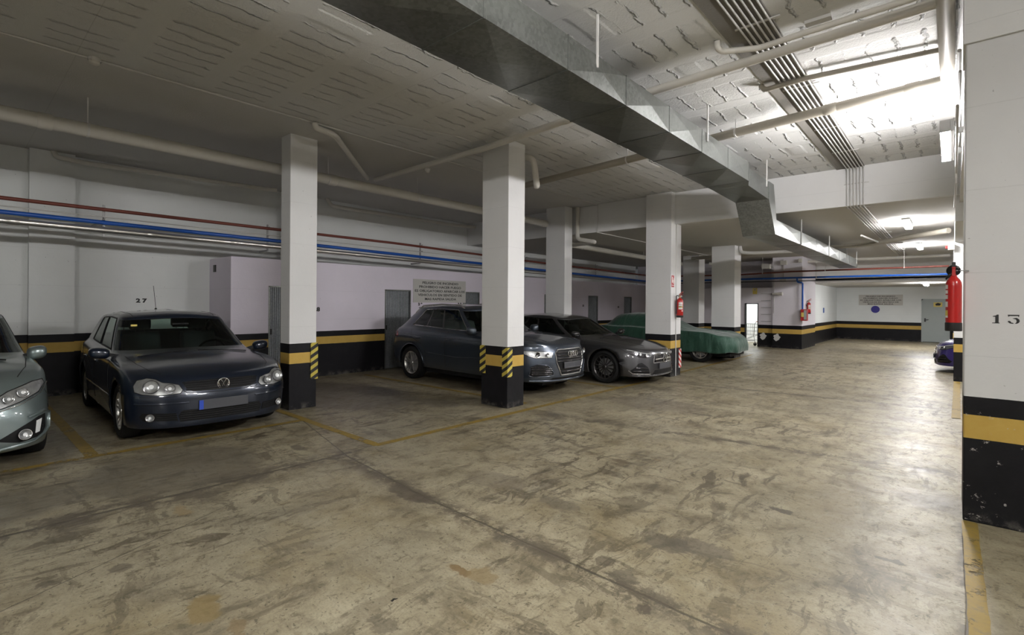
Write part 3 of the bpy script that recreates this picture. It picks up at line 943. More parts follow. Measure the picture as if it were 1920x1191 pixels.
# pipes along the left wall, in front of the storage block
W = -9.9
pipe('water_pipe', [(W, -8.1, 3.03), (W, 2.4, 3.02), (W, 7.0, 3.015), (W, 12, 2.93), (W, 20.4, 2.86)], 0.028, M['red_p'], 'topmost dark red pipe running along the left wall', seg=10)
bl = pipe('water_pipe', [(W, -8.1, 2.90), (W, 4.4, 2.795), (W, 10.0, 2.72), (W, 20.4, 2.61)], 0.033, M['blue'], 'blue pipe running along the left wall under the red one', seg=10)
pipe('water_pipe', [(W, -8.1, 2.78), (W, 4.4, 2.68), (W, 10.0, 2.62), (W, 20.4, 2.54)], 0.047, M['steel'], 'shiny metal clad pipe, lowest of those along the left wall', seg=14,
     couplings=[(0, 0.70), (0, 0.83), (0, 0.93), (1, 0.3), (1, 0.7)])
pipe('cable_tube', [(W + 0.05, -8.1, 2.95), (W + 0.05, 20.4, 2.80)], 0.010, M['conduit'], 'thin grey cable tube between the red and blue pipes', seg=6)
for k, y in enumerate((1.66, 4.15, 7.85, 11.9, 16.0)):
    r = thing('pipe_bracket', ['metal bracket holding the wall pipes left of the dark blue car', 'metal bracket holding the wall pipes by the leftmost column',
                               'metal bracket holding the wall pipes above the fire notice', 'metal bracket holding the wall pipes behind the silver hatchback',
                               'metal bracket holding the wall pipes above the covered car'][k], 'bracket', (W, y, 2.8))
    MB().box(W - 0.07, W - 0.05, y - 0.015, y + 0.015, 2.60, 3.10).box(XL if y < 3.6 else XS - 0.02, W - 0.05, y - 0.015, y + 0.015, 2.58 if y > 3.6 else 2.84, 2.61 if y > 3.6 else 2.87).build('arm', M['clamp'], r)
    MB().box(W - 0.055, W + 0.036, y - 0.012, y + 0.012, 2.88, 2.895).tube([(W - 0.06, y, 3.02), (W + 0.03, y, 3.05)], 0.008, 6).build('clamp', M['clamp'], r)

# pipes crossing in front of the end of the hall
pipe('water_pipe', [(-9.9, 20.62, 2.84), (-6.4, 20.62, 2.80), (-4.5, 20.62, 2.86), (-0.1, 20.62, 2.87)], 0.03, M['red_p'], 'dark red pipe crossing the far end above the blue pipe', seg=10, hangers=[(1, 0.5), (2, 0.25), (2, 0.75)], zc=ZB)
pipe('water_pipe', [(-9.9, 20.62, 2.62), (-4.3, 20.62, 2.63), (-0.1, 20.62, 2.62)], 0.034, M['blue'], 'blue pipe crossing the far end of the aisle', seg=10, hangers=[(1, 0.15)], zc=ZB)
pipe('water_pipe', [(-4.28, 20.62, 2.62), (-4.28, 20.62, 2.47), (-4.14, 20.62, 2.45), (-4.14, 20.82, 2.43), (-4.14, 20.82, 1.15)], 0.03, M['blue'],
     'blue pipe dropping to the red hose cabinet', elbow=0.06, seg=10)
pipe('water_pipe', [(-9.9, 20.66, 2.53), (-0.1, 20.66, 2.50)], 0.016, M['black'], 'thin black pipe just under the far blue pipe', seg=8)

# ------------------------------------------------------------------ conduits on the ceiling
lab = ['leftmost', 'second from left', 'third from left', 'fourth from left', 'fifth from left', 'rightmost']
for k in range(6):
    x = -1.455 + k * 0.049
    y1 = 23.2 if k < 6 else 20
    r = thing('ceiling_conduit', '%s of six parallel conduits running along the ceiling and over the beam' % lab[k].capitalize(), 'conduit', (x, -8.1, 4.09), 'parallel ceiling conduits')
    MB().tube([(x, -8.1, 4.085), (x, 10.82, 4.085), (x, 10.84, 3.40), (x, y1, 3.40)], 0.009, 8, elbow=0.05).build('tube', M['conduit'], r, smooth=50)
br = thing('conduit_bracket', 'set of thin cross bars clamping the six ceiling conduits', 'bracket', (-1.3, 5, 4.1), 'conduit cross bars')
for i, y in enumerate((-6.5, -4.0, -1.6, 0.8, 3.2, 4.75, 6.45, 8.2, 9.6)):
    r = br if i == 0 else None
    o = tag(MB().box(-1.50, -1.13, y - 0.012, y + 0.012, 4.095, 4.105).build('conduit_bar', M['conduit']), '%s thin conduit cross bar counting back from the beam' % ['ninth', 'eighth', 'seventh', 'sixth', 'fifth', 'fourth', 'third', 'second', 'nearest'][i], 'bracket', 'conduit cross bars')
for i, y in enumerate((11.1, 13.4, 15.2, 17.5, 20.0)):
    o = tag(MB().box(-1.50, -1.13, y - 0.012, y + 0.012, 3.41, 3.42).build('conduit_bar', M['conduit']), 'conduit cross bar under the low ceiling, %s beyond the beam' % ['first', 'second', 'third', 'fourth', 'fifth'][i], 'bracket', 'low conduit cross bars')
bpy.data.objects.remove(br)
tag(MB().box(-1.50, -1.13, 10.832, 10.838, 3.80, 3.82).build('conduit_bar', M['conduit']), 'single cross bar clamping the conduits on the beam face', 'bracket')
tag(MB().box(-1.0, -0.80, 5.02, 5.10, 4.09, 4.118).build('ceiling_plate', M['conduit']), 'short strut fixed to the ceiling right of the conduits', 'strut')

# thin cable along the smooth band and the smoke detector on it
tag(MB().tube([(-6.70, -8.1, 4.108), (-6.70, 10.3, 4.108), (-6.70, 10.84, 4.10), (-6.70, 10.84, 3.41), (-6.70, 20.8, 3.415)], 0.010, 6).build('ceiling_cable', M['pvc_w']),
    'thin white cable tube along the edge of the smooth ceiling band', 'cable')
tag(MB().tube([(-6.0, 3.9, 4.112), (-5.6, 5.1, 4.112), (-5.6, 5.38, 4.112)], 0.007, 6).build('ceiling_cable', M['pvc_w']), 'short thin white cable on the ceiling between the first two left columns', 'cable')
sd = thing('smoke_detector', 'round smoke detector on the ceiling cable at the top left', 'detector', (-6.70, 1.03, 4.06))
MB().lathe([(0, 4.045), (0.028, 4.047), (0.045, 4.06), (0.05, 4.085)], (-6.70, 1.03, 0), 'Z', 20).build('head', M['pvc'], sd, smooth=40)
MB().lathe([(0.055, 4.085), (0.055, 4.12)], (-6.70, 1.03, 0), 'Z', 20).build('base', M['pvc_w'], sd, smooth=40)
tag(MB().lathe([(0, 4.02), (0.03, 4.03), (0.05, 4.07), (0.05, 4.12)], (-7.35, 5.95, 0), 'Z', 16).build('smoke_detector', M['pvc']), 'smoke detector under the band left of the nearest left column', 'detector')

# cables running down the right column row
for k, (x, z0, z1) in enumerate(((0.045, 3.30, 3.30), (0.02, 3.36, 3.36))):
    pass
rr = [('upper of the cable tubes strapped along the right column row', 3.80, 0.016, 0.03), ('middle cable tube along the right column row', 3.62, 0.012, 0.035),
      ('lowest cable tube along the right column row', 3.33, 0.012, 0.02)]
for (l_, z_, r_, x_) in rr:
    tag(MB().tube([(x_, 5.75, z_), (x_, 8.6, z_), (x_, 8.75, z_ - 0.1), (x_ - 0.01, 10.75, z_ - 0.12)], r_, 8).build('cable_tube', M['conduit']), l_, 'cable')
sbox('trim_10', (0.07, 0.35, 5.65, 10.9, 3.30, ZC), M['beam'])
sbox('trim_12', (0.07, 0.35, -8.2, 2.2, 3.30, ZC), M['beam'])
sbox('trim_11', (0.02, 0.35, 10.94, 23.3, 3.0, ZB), M['beam'])
bx = thing('junction_box', 'small red and grey alarm box high on the right column row', 'box', (0.0, 14.3, 2.95))
MB().box(-0.09, 0.02, 14.30, 14.40, 2.83, 2.95, bev=0.006).build('box_body', M['pvc'], bx)
MB().box(-0.13, -0.09, 14.31, 14.39, 2.86, 2.92, bev=0.006).build('red_cap', M['red_sign'], bx)


# ------------------------------------------------------------------ fire extinguishers
def extinguisher(x, y, z, r, H, fx, fy, label, s=1.0, lab='wrap'):
    """stands at (x,y), bottom z; (fx,fy) faces the viewer side for the label; mounting side opposite"""
    root = thing('fire_extinguisher', label, 'fire extinguisher', (x, y, z))
    MB().lathe([(0, 0.02), (r * .9, 0.02), (r, 0.05), (r, H * 0.80), (r * 0.93, H * 0.85), (r * 0.72, H * 0.895), (r * 0.42, H * 0.93), (r * 0.30, H * 0.95), (r * 0.30, H * 0.965), (0, H * 0.965)],
               (x, y, z), 'Z', 32).build('cylinder', M['fe_red'], root, smooth=35)
    MB().lathe([(0, 0), (r * 0.95, 0), (r * 1.04, 0.012), (r * 1.04, H * 0.105), (r * 1.0, H * 0.11)], (x, y, z), 'Z', 32).build('foot_ring', M['black'], root, smooth=35)
    zt = z + H * 0.965
    MB().lathe([(0, 0), (r * .26, 0), (r * .26, 0.03), (r * .2, 0.035), (r * .2, 0.06), (0, 0.06)], (x, y, zt), 'Z', 16).build('valve', plain('brass', (0.45, 0.36, 0.2), 0.35, metal=0.8), root)
    f = Vector((fx, fy, 0)).normalized()
    sd_ = Vector((-f.y, f.x, 0))
    c = Vector((x, y, zt + 0.035))
    # levers
    mb = MB()
    w2 = sd_ * 0.010
    for a, b, t_ in ((0.02, 0.05, 0.008), (0.045, 0.10, 0.008)):
        p = [c + f * -0.015 + Vector((0, 0, a)), c + f * 0.11 + Vector((0, 0, b)), c + f * 0.11 + Vector((0, 0, b - t_)), c + f * -0.015 + Vector((0, 0, a - t_ * 2))]
        mb.prism([q - w2 for q in p], w2 * 2)
    mb.build('lever', M['fe_red'], root)
    g = c + sd_ * 0.035
    MB().lathe([(0, 0), (0.02, 0), (0.02, 0.012), (0, 0.012)], (g.x, g.y - 0.006, g.z), 'Y', 14).build('gauge', M['paper'], root)
    hs = c - sd_ * 0.02
    MB().tube([hs, hs - sd_ * (r * 0.9) + Vector((0, 0, 0.02)), Vector((x, y, z + H * 0.80)) - sd_ * (r + 0.018), Vector((x, y, z + H * 0.18)) - sd_ * (r + 0.016)],
              0.011, 10, elbow=0.07).build('hose', M['black'], root, smooth=60)
    MB().tube([hs + Vector((0, 0, 0.03)) + Vector((math.cos(a) * 0.02, 0, math.sin(a) * 0.012)) for a in [i * PI / 6 for i in range(12)]], 0.002, 5, closed=True).build('pin_ring', M['clamp'], root)
    ang = math.atan2(f.y, f.x)

    def band(z0, z1, a0, a1, mat, nm):
        MB().lathe([(r + 0.0012, H * z0), (r + 0.0012, H * z1)], (x, y, z), 'Z', 14, None, ang + a0, ang + a1).build(nm, mat, root, smooth=60)
    band(0.40, 0.74, -1.0, 0.25, M['paper'], 'instruction_label')
    band(0.48, 0.56, -1.0, 0.25, M['yellow_lbl'], 'yellow_label')
    band(0.62, 0.66, -1.0, 0.25, M['fe_red'], 'red_band')
    band(0.30, 0.36, -0.1, 0.25, M['paper'], 'date_label')
    m2 = MB()
    b0 = Vector((x, y, z + H * 0.70)) - f * r
    m2.box(b0.x - 0.03, b0.x + 0.03, b0.y - 0.02, b0.y + 0.02, b0.z - 0.04, b0.z + 0.04)
    m2.build('wall_bracket', M['clamp'], root)
    return root


extinguisher(-4.60, 10.92, 1.32, 0.075, 0.46, 1, -0.55, 'red fire extinguisher hung on the middle column under a small red sign')
# the large one at the right
ex, ey = 0.003, 5.0
root = thing('fire_extinguisher', 'large red fire extinguisher hanging at the left edge of the big right column', 'fire extinguisher', (ex - 0.003, ey, 1.42))
R_ = 0.047
MB().lathe([(0, 0.01), (R_ * .98, 0.012), (R_, 0.04), (R_, 0.335), (R_ * 0.95, 0.362), (R_ * 0.75, 0.385), (R_ * 0.42, 0.405), (R_ * .36, 0.42), (0, 0.42)], (ex, ey, 1.42), 'Z', 40).build('cylinder', M['fe_red'], root, smooth=35)
MB().lathe([(0, 0), (R_ * 1.0, 0), (R_ * 1.06, 0.006), (R_ * 1.06, 0.062), (R_ * 1.0, 0.064)], (ex, ey, 1.42), 'Z', 40).build('foot_ring', M['black'], root, smooth=35)
MB().lathe([(0, -0.02), (0.03, -0.015), (0.042, 0), (0.042, 0.004), (0.02, 0.010), (0, 0.012)], (ex - 0.002, ey + 0.02, 1.873), 'Y', 28).build('horn', M['rubber'], root, smooth=30)
MB().prism([(ex - 0.012, ey - 0.022, 1.832), (ex + 0.012, ey - 0.022, 1.832), (ex + 0.008, ey - 0.022, 1.892), (ex - 0.010, ey - 0.022, 1.892)], (0, 0.03, 0)).build('valve', M['fe_red'], root, bevel=0.002)
MB().box(ex - 0.011, ex + 0.010, ey - 0.03, ey + 0.02, 1.885, 1.935, bev=0.003).build('lever', M['fe_red'], root)
MB().box(ex - 0.0115, ex + 0.0105, ey - 0.032, ey + 0.02, 1.898, 1.936, bev=0.003).build('grip', M['black'], root)
MB().tube([(ex - 0.01, ey - 0.01, 1.85), (ex - 0.03, ey - 0.01, 1.835), (ex - 0.044, ey + 0.01, 1.81)], 0.007, 8, elbow=0.02).build('hose', M['black'], root, smooth=60)
MB().tube([(ex + 0.026 + 0.011 * math.cos(a), ey - 0.01, 1.898 + 0.006 * math.sin(a)) for a in [i * PI / 8 for i in range(16)]], 0.0012, 5, closed=True).build('pin_ring', M['clamp'], root)
MB().tube([(ex + 0.012, ey, 1.872), (0.085, ey + 0.05, 1.872), (0.085, ey + 0.08, 1.872)], 0.004, 8).build('hook', M['clamp'], root)
for (z0, z1, a0, a1, m_, nm) in ((1.52, 1.535, 3.35, 3.95, 'paper', 'label_strip'), (1.535, 1.575, 3.35, 3.95, 'yellow_lbl', 'yellow_label'), (1.60, 1.64, 3.35, 3.95, 'paper', 'pictogram_label'),
                             (1.66, 1.69, 3.35, 3.95, 'paper', 'text_label'), (1.70, 1.725, 3.35, 3.95, 'paper', 'text_label'), (1.735, 1.765, 3.35, 3.95, 'paper', 'top_label')):
    MB().lathe([(R_ + 0.0006, z0), (R_ + 0.0006, z1)], (ex, ey, 0), 'Z', 10, None, a0, a1).build(nm, M[m_], root, smooth=60)
MB().box(-0.012 + ex, ex + 0.012, ey - R_ + 0.094, ey + R_ + 0.03, 1.72, 1.76).build('wall_bracket', M['clamp'], root)

# extinguisher sign on the middle column
sg = tag(MB().box(-4.70, -4.694, 10.70, 10.83, 2.00, 2.26).build('extinguisher_sign', M['red_sign']), 'small red sign above the middle column extinguisher', 'sign')
MB().box(-4.694, -4.692, 10.72, 10.75, 2.10, 2.23).box(-4.694, -4.692, 10.76, 10.775, 2.08, 2.16).box(-4.694, -4.692, 10.775, 10.81, 2.13, 2.145).box(-4.694, -4.692, 10.795, 10.81, 2.08, 2.2).box(-4.694, -4.692, 10.70, 10.83, 2.035, 2.045).build('pictogram', M['paper'], sg)

# far corner: hose cabinet, extinguisher, sensors, ladder rungs
hc = thing('hose_cabinet', 'red fire hose cabinet on the far corner wall under the blue pipe', 'cabinet', (-4.1, 20.85, 1.06))
MB().box(-4.18, -3.98, 20.72, 20.93, 1.06, 1.48, bev=0.004).build('cabinet_body', M['red_sign'], hc)
MB().box(-4.16, -4.08, 20.71, 20.72, 1.20, 1.36).build('instruction_label', M['yellow_lbl'], hc)
MB().box(-4.075, -3.99, 20.708, 20.72, 1.10, 1.45).build('window_pane', M['door_gray'], hc)
extinguisher(-4.09, 21.6, 1.30, 0.07, 0.46, 1, -0.6, 'distant fire extinguisher on the side wall beyond the hose cabinet')
tag(MB().box(-4.18, -4.172, 21.15, 21.3, 1.78, 2.06).build('wall_sign', M['paper']), 'narrow white sign above the distant extinguisher', 'sign')
tag(MB().box(-4.365, -4.35, 26.0, 26.25, 1.30, 1.52).build('wall_sign', M['blue']), 'tiny dark blue sign on the far side wall', 'sign')
sg = tag(MB().box(-5.90, -5.74, 20.985, 21.0, 2.05, 2.28).build('hazard_sign', M['yellow_lbl']), 'small yellow warning sign above the bright doorway', 'sign')
MB().prism([(-5.87, 20.982, 2.19), (-5.77, 20.982, 2.19), (-5.82, 20.982, 2.27)], (0, 0.003, 0)).build('triangle', M['paper'], sg)
MB().prism([(-5.845, 20.979, 2.20), (-5.795, 20.979, 2.20), (-5.82, 20.979, 2.245)], (0, 0.003, 0)).build('pictogram', M['ink'], sg)
for k in range(5):
    z = 1.0 + k * 0.265
    tag(MB().tube([(-5.58, 20.99, z), (-5.58, 20.93, z), (-5.24, 20.93, z), (-5.24, 20.99, z)], 0.009, 6).build('wall_rung', M['clamp']), '%s of five metal rungs on the wall right of the bright doorway' % ['lowest', 'second lowest', 'middle', 'second highest', 'topmost'][k], 'rung', 'wall rungs beside the doorway')
sr = thing('alarm_siren', 'green and grey siren on a vertical conduit right of the doorway', 'siren', (-5.0, 20.85, 2.05))
MB().tube([(-5.17, 20.86, 2.05), (-5.05, 20.84, 2.05), (-4.80, 20.80, 2.05)], [0.03, 0.05, 0.07], 12).build('horn', M['pvc'], sr)
MB().box(-5.20, -5.15, 20.86, 20.93, 2.02, 2.08).build('bracket', M['black'], sr)
tag(MB().tube([(-5.33, 20.90, 3.10), (-5.14, 20.90, 3.10), (-5.12, 20.90, 2.95), (-5.12, 20.90, 1.32)], 0.012, 6, elbow=0.05).build('cable_tube', M['conduit']), 'vertical cable tube right of the bright doorway', 'cable')
tag(MB().tube([(-4.80, 20.90, 3.35), (-4.80, 20.90, 2.60)], 0.015, 6).build('cable_tube', M['conduit']), 'short vertical cable tube between two junction boxes at the end wall', 'cable')
for (x0, x1, z0, z1, l_) in ((-5.55, -5.25, 3.02, 3.20, 'left'), (-4.90, -4.68, 3.14, 3.30, 'middle'), (-4.92, -4.70, 2.50, 2.62, 'lower'), (-4.30, -4.18, 3.20, 3.34, 'right')):
    tag(MB().box(x0, x1, 20.84, 20.93 if x0 > -5.2 else 21.0, z0, z1, bev=0.006).build('junction_box', M['pvc']), 'grey junction box at the %s of the group on the end wall' % l_, 'box')
tag(MB().box(-5.25, -5.18, 20.95, 22.3, 3.0, 3.2).build('junction_box_support', M['wall_f']), 'short wall return behind the left junction box', 'wall stub', None, 'structure')
for (x, z, l_) in ((-5.52, 0.42, 'left'), (-5.02, 0.40, 'right')):
    y_ = 20.995 if x < -5.2 else 20.925
    pts = [(x + 0.11 * (1 + 0.18 * math.sin(5 * a + x) + 0.1 * math.sin(9 * a)) * math.cos(a), y_, z + 0.13 * (1 + 0.15 * math.cos(4 * a + x)) * math.sin(a)) for a in [i * PI / 12 for i in range(24)]]
    tag(MB().prism(pts, (0, 0.006, 0)).build('plaster_patch', M['pvc_w']), 'round pale plaster patch on the black base band, the %s one of two' % l_, 'patch')

# shopping trolley in the lit room
def trolley():
    r = thing('shopping_trolley', 'wire shopping trolley standing inside the bright doorway', 'trolley', (-6.05, 21.6, 0))
    x0, x1, y0, y1 = -6.55, -5.93, 21.45, 21.95
    mb = MB()
    n = 9
    for k in range(n):
        f = k / (n - 1)
        xa = x0 + f * (x1 - x0)
        for y in (y0, y1):
            mb.tube([(x0 + 0.06 + f * (x1 - x0 - 0.1), y, 0.42), (xa, y, 0.86)], 0.006, 5)
    for z, e in ((0.42, 0.06), (0.57, 0.04), (0.72, 0.02), (0.86, 0)):
        mb.tube([(x0 + e, y0, z), (x1 - e / 2, y0, z), (x1 - e / 2, y1, z), (x0 + e, y1, z)], 0.007, 5, closed=True)
    mb.build('basket', M['clamp'], r)
    MB().tube([(x1 + 0.04, y0, 0.96), (x1 + 0.04, y1, 0.96)], 0.016, 8).build('handle', M['red_sign'], r)
    fr_ = MB()
    for y in (y0, y1):
        fr_.tube([(x1 + 0.04, y, 0.96), (x1 - 0.02, y, 0.86), (x1 - 0.05, y, 0.40), (x1 + 0.0, y, 0.14)], 0.011, 6)
        fr_.tube([(x1 - 0.05, y, 0.40), (x0 + 0.1, y, 0.18), (x0 + 0.1, y, 0.12)], 0.011, 6)
        fr_.tube([(x1 - 0.02, y, 0.20), (x0 + 0.1, y, 0.18)], 0.011, 6)
    fr_.build('frame', M['clamp'], r)
    for xx in (x0 + 0.1, x1):
        for y in (y0, y1):
            MB().lathe([(0, -0.015), (0.06, -0.015), (0.06, 0.015), (0, 0.015)], (xx, y, 0.06), 'Y', 14).build('wheel', M['rubber'], r)
            MB().box(xx - 0.015, xx + 0.015, y - 0.022, y + 0.022, 0.06, 0.15).build('castor_fork', M['clamp'], r)


trolley()
# ------------------------------------------------------------------ car builder
def car_glass(name, tint=(0.52, 0.62, 0.57)):
    t = NT(name)
    tr = t.n('ShaderNodeBsdfTransparent', None, Color=(*tint, 1))
    gl = t.n('ShaderNodeBsdfGlossy', None, Color=(0.9, 0.95, 0.93, 1), Roughness=0.03)
    lw = t.n('ShaderNodeFresnel', None, IOR=1.5)
    mx = t.n('ShaderNodeMixShader', None, i0=lw, i1=tr.outputs[0], i2=gl.outputs[0])
    t.t.links.new(mx.outputs[0], t.out.inputs[0])
    return t.m


def car_paint(name, col, rough=0.32, metal=0.5, dust=0.0):
    t = NT(name)
    tc = t.n('ShaderNodeTexCoord').outputs['Object']
    c = col
    if dust:
        c = t.mix(t.math('MULTIPLY', t.noise(tc, 3, 5, 0.6), dust), col, (0.20, 0.19, 0.17))
    t.P(Base_Color=c if dust else col, Roughness=rough, Metallic=metal)
    t.b.inputs['Coat Weight'].default_value = 1.0
    t.b.inputs['Coat Roughness'].default_value = 0.06 + dust * 0.2
    return t.m


M['glass'] = car_glass('car glass')
M['glass_d'] = car_glass('dark car glass', (0.26, 0.31, 0.29))
M['gloss_black'] = plain('gloss black', (0.010, 0.010, 0.011), 0.15, coat=0.5)
M['trim_black'] = plain('trim black', (0.006, 0.006, 0.0065), 0.6, spec=0.25)
M['cabin'] = plain('cabin cloth', (0.030, 0.030, 0.033), 0.8)
M['cabin_l'] = plain('seat cloth', (0.085, 0.09, 0.095), 0.8)
M['silver'] = plain('alloy silver', (0.50, 0.49, 0.47), 0.30, metal=0.85)
M['alloy_dark'] = plain('dark alloy', (0.055, 0.052, 0.050), 0.35, metal=0.7)
M['lens'] = plain('lamp reflector', (0.42, 0.43, 0.43), 0.25, metal=0.7, var=0.35, vscale=22)
M['lens_w'] = plain('lamp bulb lens', (0.78, 0.80, 0.80), 0.08, coat=1.0)
M['lens_d'] = plain('smoked lamp', (0.10, 0.10, 0.11), 0.12, metal=0.5, coat=1.0)
M['amber'] = plain('amber lamp', (0.55, 0.16, 0.03), 0.2, coat=1.0)
M['tail'] = plain('tail lamp', (0.30, 0.01, 0.01), 0.15, coat=1.0)
M['plate'] = plain('number plate', (0.05, 0.052, 0.06), 0.5)
M['plate_blue'] = plain('plate blue', (0.02, 0.06, 0.38), 0.4)
M['sill_gap'] = plain('panel gap', (0.004, 0.004, 0.004), 0.8)


def spow(v, p):
    return abs(v) ** p


def lerp_keys(keys, x):
    if x <= keys[0][0]:
        return keys[0][1]
    for (a, va), (b, vb) in zip(keys, keys[1:]):
        if x <= b:
            s = (x - a) / (b - a)
            s = s * s * (3 - 2 * s) * 0.5 + s * 0.5
            return va + (vb - va) * s
    return keys[-1][1]


def mono(xs, k, sub):
    """monotone cubic through list of scalars, returns refined list"""
    n = len(xs)
    d = [xs[i + 1] - xs[i] for i in range(n - 1)]
    m = [d[0]] + [0 if d[i - 1] * d[i] <= 0 else 2 * d[i - 1] * d[i] / (d[i - 1] + d[i]) for i in range(1, n - 1)] + [d[-1]]
    out = []
    for i in range(n - 1):
        for j in range(sub[i]):
            s = j / sub[i]
            h00 = 2 * s ** 3 - 3 * s ** 2 + 1
            h10 = s ** 3 - 2 * s ** 2 + s
            h01 = -2 * s ** 3 + 3 * s ** 2
            h11 = s ** 3 - s ** 2
            out.append(h00 * xs[i] + h10 * m[i] + h01 * xs[i + 1] + h11 * m[i + 1])
    out.append(xs[-1])
    return out


class Car:
    NF, NS, NR = 14, 60, 12

    def __init__(self, name, label, loc, rotz, paint, loops, glass_k, sub, wheels, arch_r, glass_mat, side_glass, ws_u, rw_u, dark_cabin=True):
        self.paint = paint
        self.root = thing(name, label, 'car', loc)
        self.root.rotation_euler = (0, 0, rotz)
        self.loops = loops
        NF, NS, NR = self.NF, self.NS, self.NR
        cols = []
        nu = NF + NS + NR
        rings = []
        for lp in loops:
            ring = []
            W, xf, xr = lp['W'], lp['xf'], lp['xr']
            Rf, Rr, nf, nr = lp.get('Rf', 0.5), lp.get('Rr', 0.4), lp.get('nf', 2.6), lp.get('nr', 2.6)
            for i in range(nu + 1):
                if i <= NF:
                    th = PI / 2 * i / NF
                    y = W * spow(math.sin(th), 2 / nf)
                    x = xf - Rf * (1 - spow(math.cos(th), 2 / nf)) if i < NF else xf - Rf
                elif i <= NF + NS:
                    s = (i - NF) / NS
                    x = (xf - Rf) + ((xr + Rr) - (xf - Rf)) * s
                    y = W
                else:
                    th = PI / 2 * (nu - i) / NR
                    y = W * spow(math.sin(th), 2 / nr)
                    x = xr + Rr * (1 - spow(math.cos(th), 2 / nr))
                if 'tap' in lp:
                    y *= lerp_keys(lp['tap'], x)
                z = lerp_keys(lp['z'], x) + lp.get('cr', 0) * (1 - (y / max(W, 1e-3)) ** 2)
                if 'fx' in lp and i <= NF:   # pull the centre of the nose forward
                    x += lp['fx'] * (1 - (y / W) ** 2)
                ring.append((x, y, z))
            rings.append(ring)
        # refine across rings
        grid = []
        for i in range(nu + 1):
            c = [[r[i][k] for r in rings] for k in range(3)]
            rx, ry, rz = (mono(c[k], k, sub) for k in range(3))
            grid.append(list(zip(rx, ry, rz)))
        self.sub = sub
        nv = len(grid[0])
        acc = [0]
        for s_ in sub:
            acc.append(acc[-1] + s_)
        self.acc = acc
        vs, idx = [], {}
        for side in (1, -1):
            for i in range(nu + 1):
                for j in range(nv):
                    x, y, z = grid[i][j]
                    if abs(y) < 1e-4:
                        y = 0
                    if side == -1 and y == 0:
                        idx[(side, i, j)] = idx[(1, i, j)]
                        continue
                    idx[(side, i, j)] = len(vs)
                    vs.append(Vector((x, y * side, z)))
        faces = []
        for side in (1, -1):
            for i in range(nu):
                for j in range(nv - 1):
                    q = [idx[(side, i, j)], idx[(side, i + 1, j)], idx[(side, i + 1, j + 1)], idx[(side, i, j + 1)]]
                    qq = []
                    for t_ in q:
                        if t_ not in qq:
                            qq.append(t_)
                    if len(qq) >= 3:
                        if side == -1:
                            qq = qq[::-1]
                        faces.append((tuple(qq), side, i, j))
        self.bvh = BVHTree.FromPolygons(vs, [f[0] for f in faces])
        # classify
        j0, j1 = acc[glass_k] + 1, acc[glass_k + 1] - 1
        body, ws, rw, sg, bp = [], [], [], {1: [], -1: []}, []
        for (f, side, i, j) in faces:
            c = sum((vs[k] for k in f), Vector()) / len(f)
            # wheel arches
            if any((c.x - wx) ** 2 + (c.z - wz) ** 2 < arch_r ** 2 and abs(c.y) > 0.5 and c.z < 0.95 for (wx, wz) in wheels):
                continue
            if j0 <= j < j1:
                if i < ws_u:
                    ws.append(f)
                    continue
                if i >= nu - rw_u:
                    rw.append(f)
                    continue
                hit = False
                for (a, b) in side_glass:
                    if a <= i < b:
                        sg[side].append((f, a))
                        hit = True
                if hit:
                    continue
                if side_glass[0][0] <= i < side_glass[-1][1]:
                    bp.append(f)
                    continue
            body.append(f)
        # snap arch boundaries to clean circles
        cnt = {}
        for f in body:
            for a, b in zip(f, f[1:] + f[:1]):
                e = (min(a, b), max(a, b))
                cnt[e] = cnt.get(e, 0) + 1
        for e, n_ in cnt.items():
            if n_ == 1:
                for k in e:
                    for (wx, wz) in wheels:
                        v = vs[k]
                        d = math.hypot(v.x - wx, v.z - wz)
                        if abs(v.y) > 0.5 and abs(d - arch_r) < 0.055 and v.z > 0.2 and v.z < 0.95:
                            if v.z > wz - 0.12:
                                v.x = wx + (v.x - wx) * arch_r / d
                                v.z = wz + (v.z - wz) * arch_r / d
        self.vs = vs

        def sub_mesh(fl, name_, mat, par=None, push=0.0):
            used = {}
            v2 = []
            f2 = []
            for f in fl:
                g = []
                for k in f:
                    if k not in used:
                        used[k] = len(v2)
                        v2.append(vs[k])
                    g.append(used[k])
                f2.append(g)
            mb = MB().add(v2, f2)
            return mb.build(name_, mat, par or self.root, local=True, smooth=50)
        self.body = sub_mesh(body, 'body', paint)
        so = self.body.modifiers.new('t', 'SOLIDIFY')
        so.thickness = 0.012
        so.offset = -1
        sub_mesh(ws, 'windscreen', M['glass'])
        sub_mesh(rw, 'rear_window', glass_mat)
        for side in (1, -1):
            for a in sorted(set(k for _, k in sg[side])):
                sub_mesh([f for f, k in sg[side] if k == a], 'side_window', glass_mat)
        if bp:
            sub_mesh(bp, 'window_pillar', M['gloss_black'])
        # glass surrounds: dark gasket lines round each window
        self.grid, self.idx, self.nu, self.j0, self.j1 = grid, idx, nu, j0, j1
        # underbody and wheel housings
        xf, xr = loops[1]['xf'], loops[1]['xr']
        W = loops[1]['W']
        mb = MB()
        mb.box(xr + 0.25, xf - 0.12, -W + 0.30, W - 0.30, 0.19, 0.30)
        mb.box(xr + 0.25, wheels[1][0] - 0.2, -0.5, 0.5, 0.25, 0.62)
        mb.box(wheels[0][0] - 0.35, xf - 0.2, -0.52, 0.52, 0.2, 0.60)
        mb.box(wheels[1][0] + arch_r + 0.02, wheels[0][0] - arch_r - 0.02, -W + 0.05, W - 0.05, 0.19, 0.27)
        mb.build('underbody', M['trim_black'], self.root, local=True)
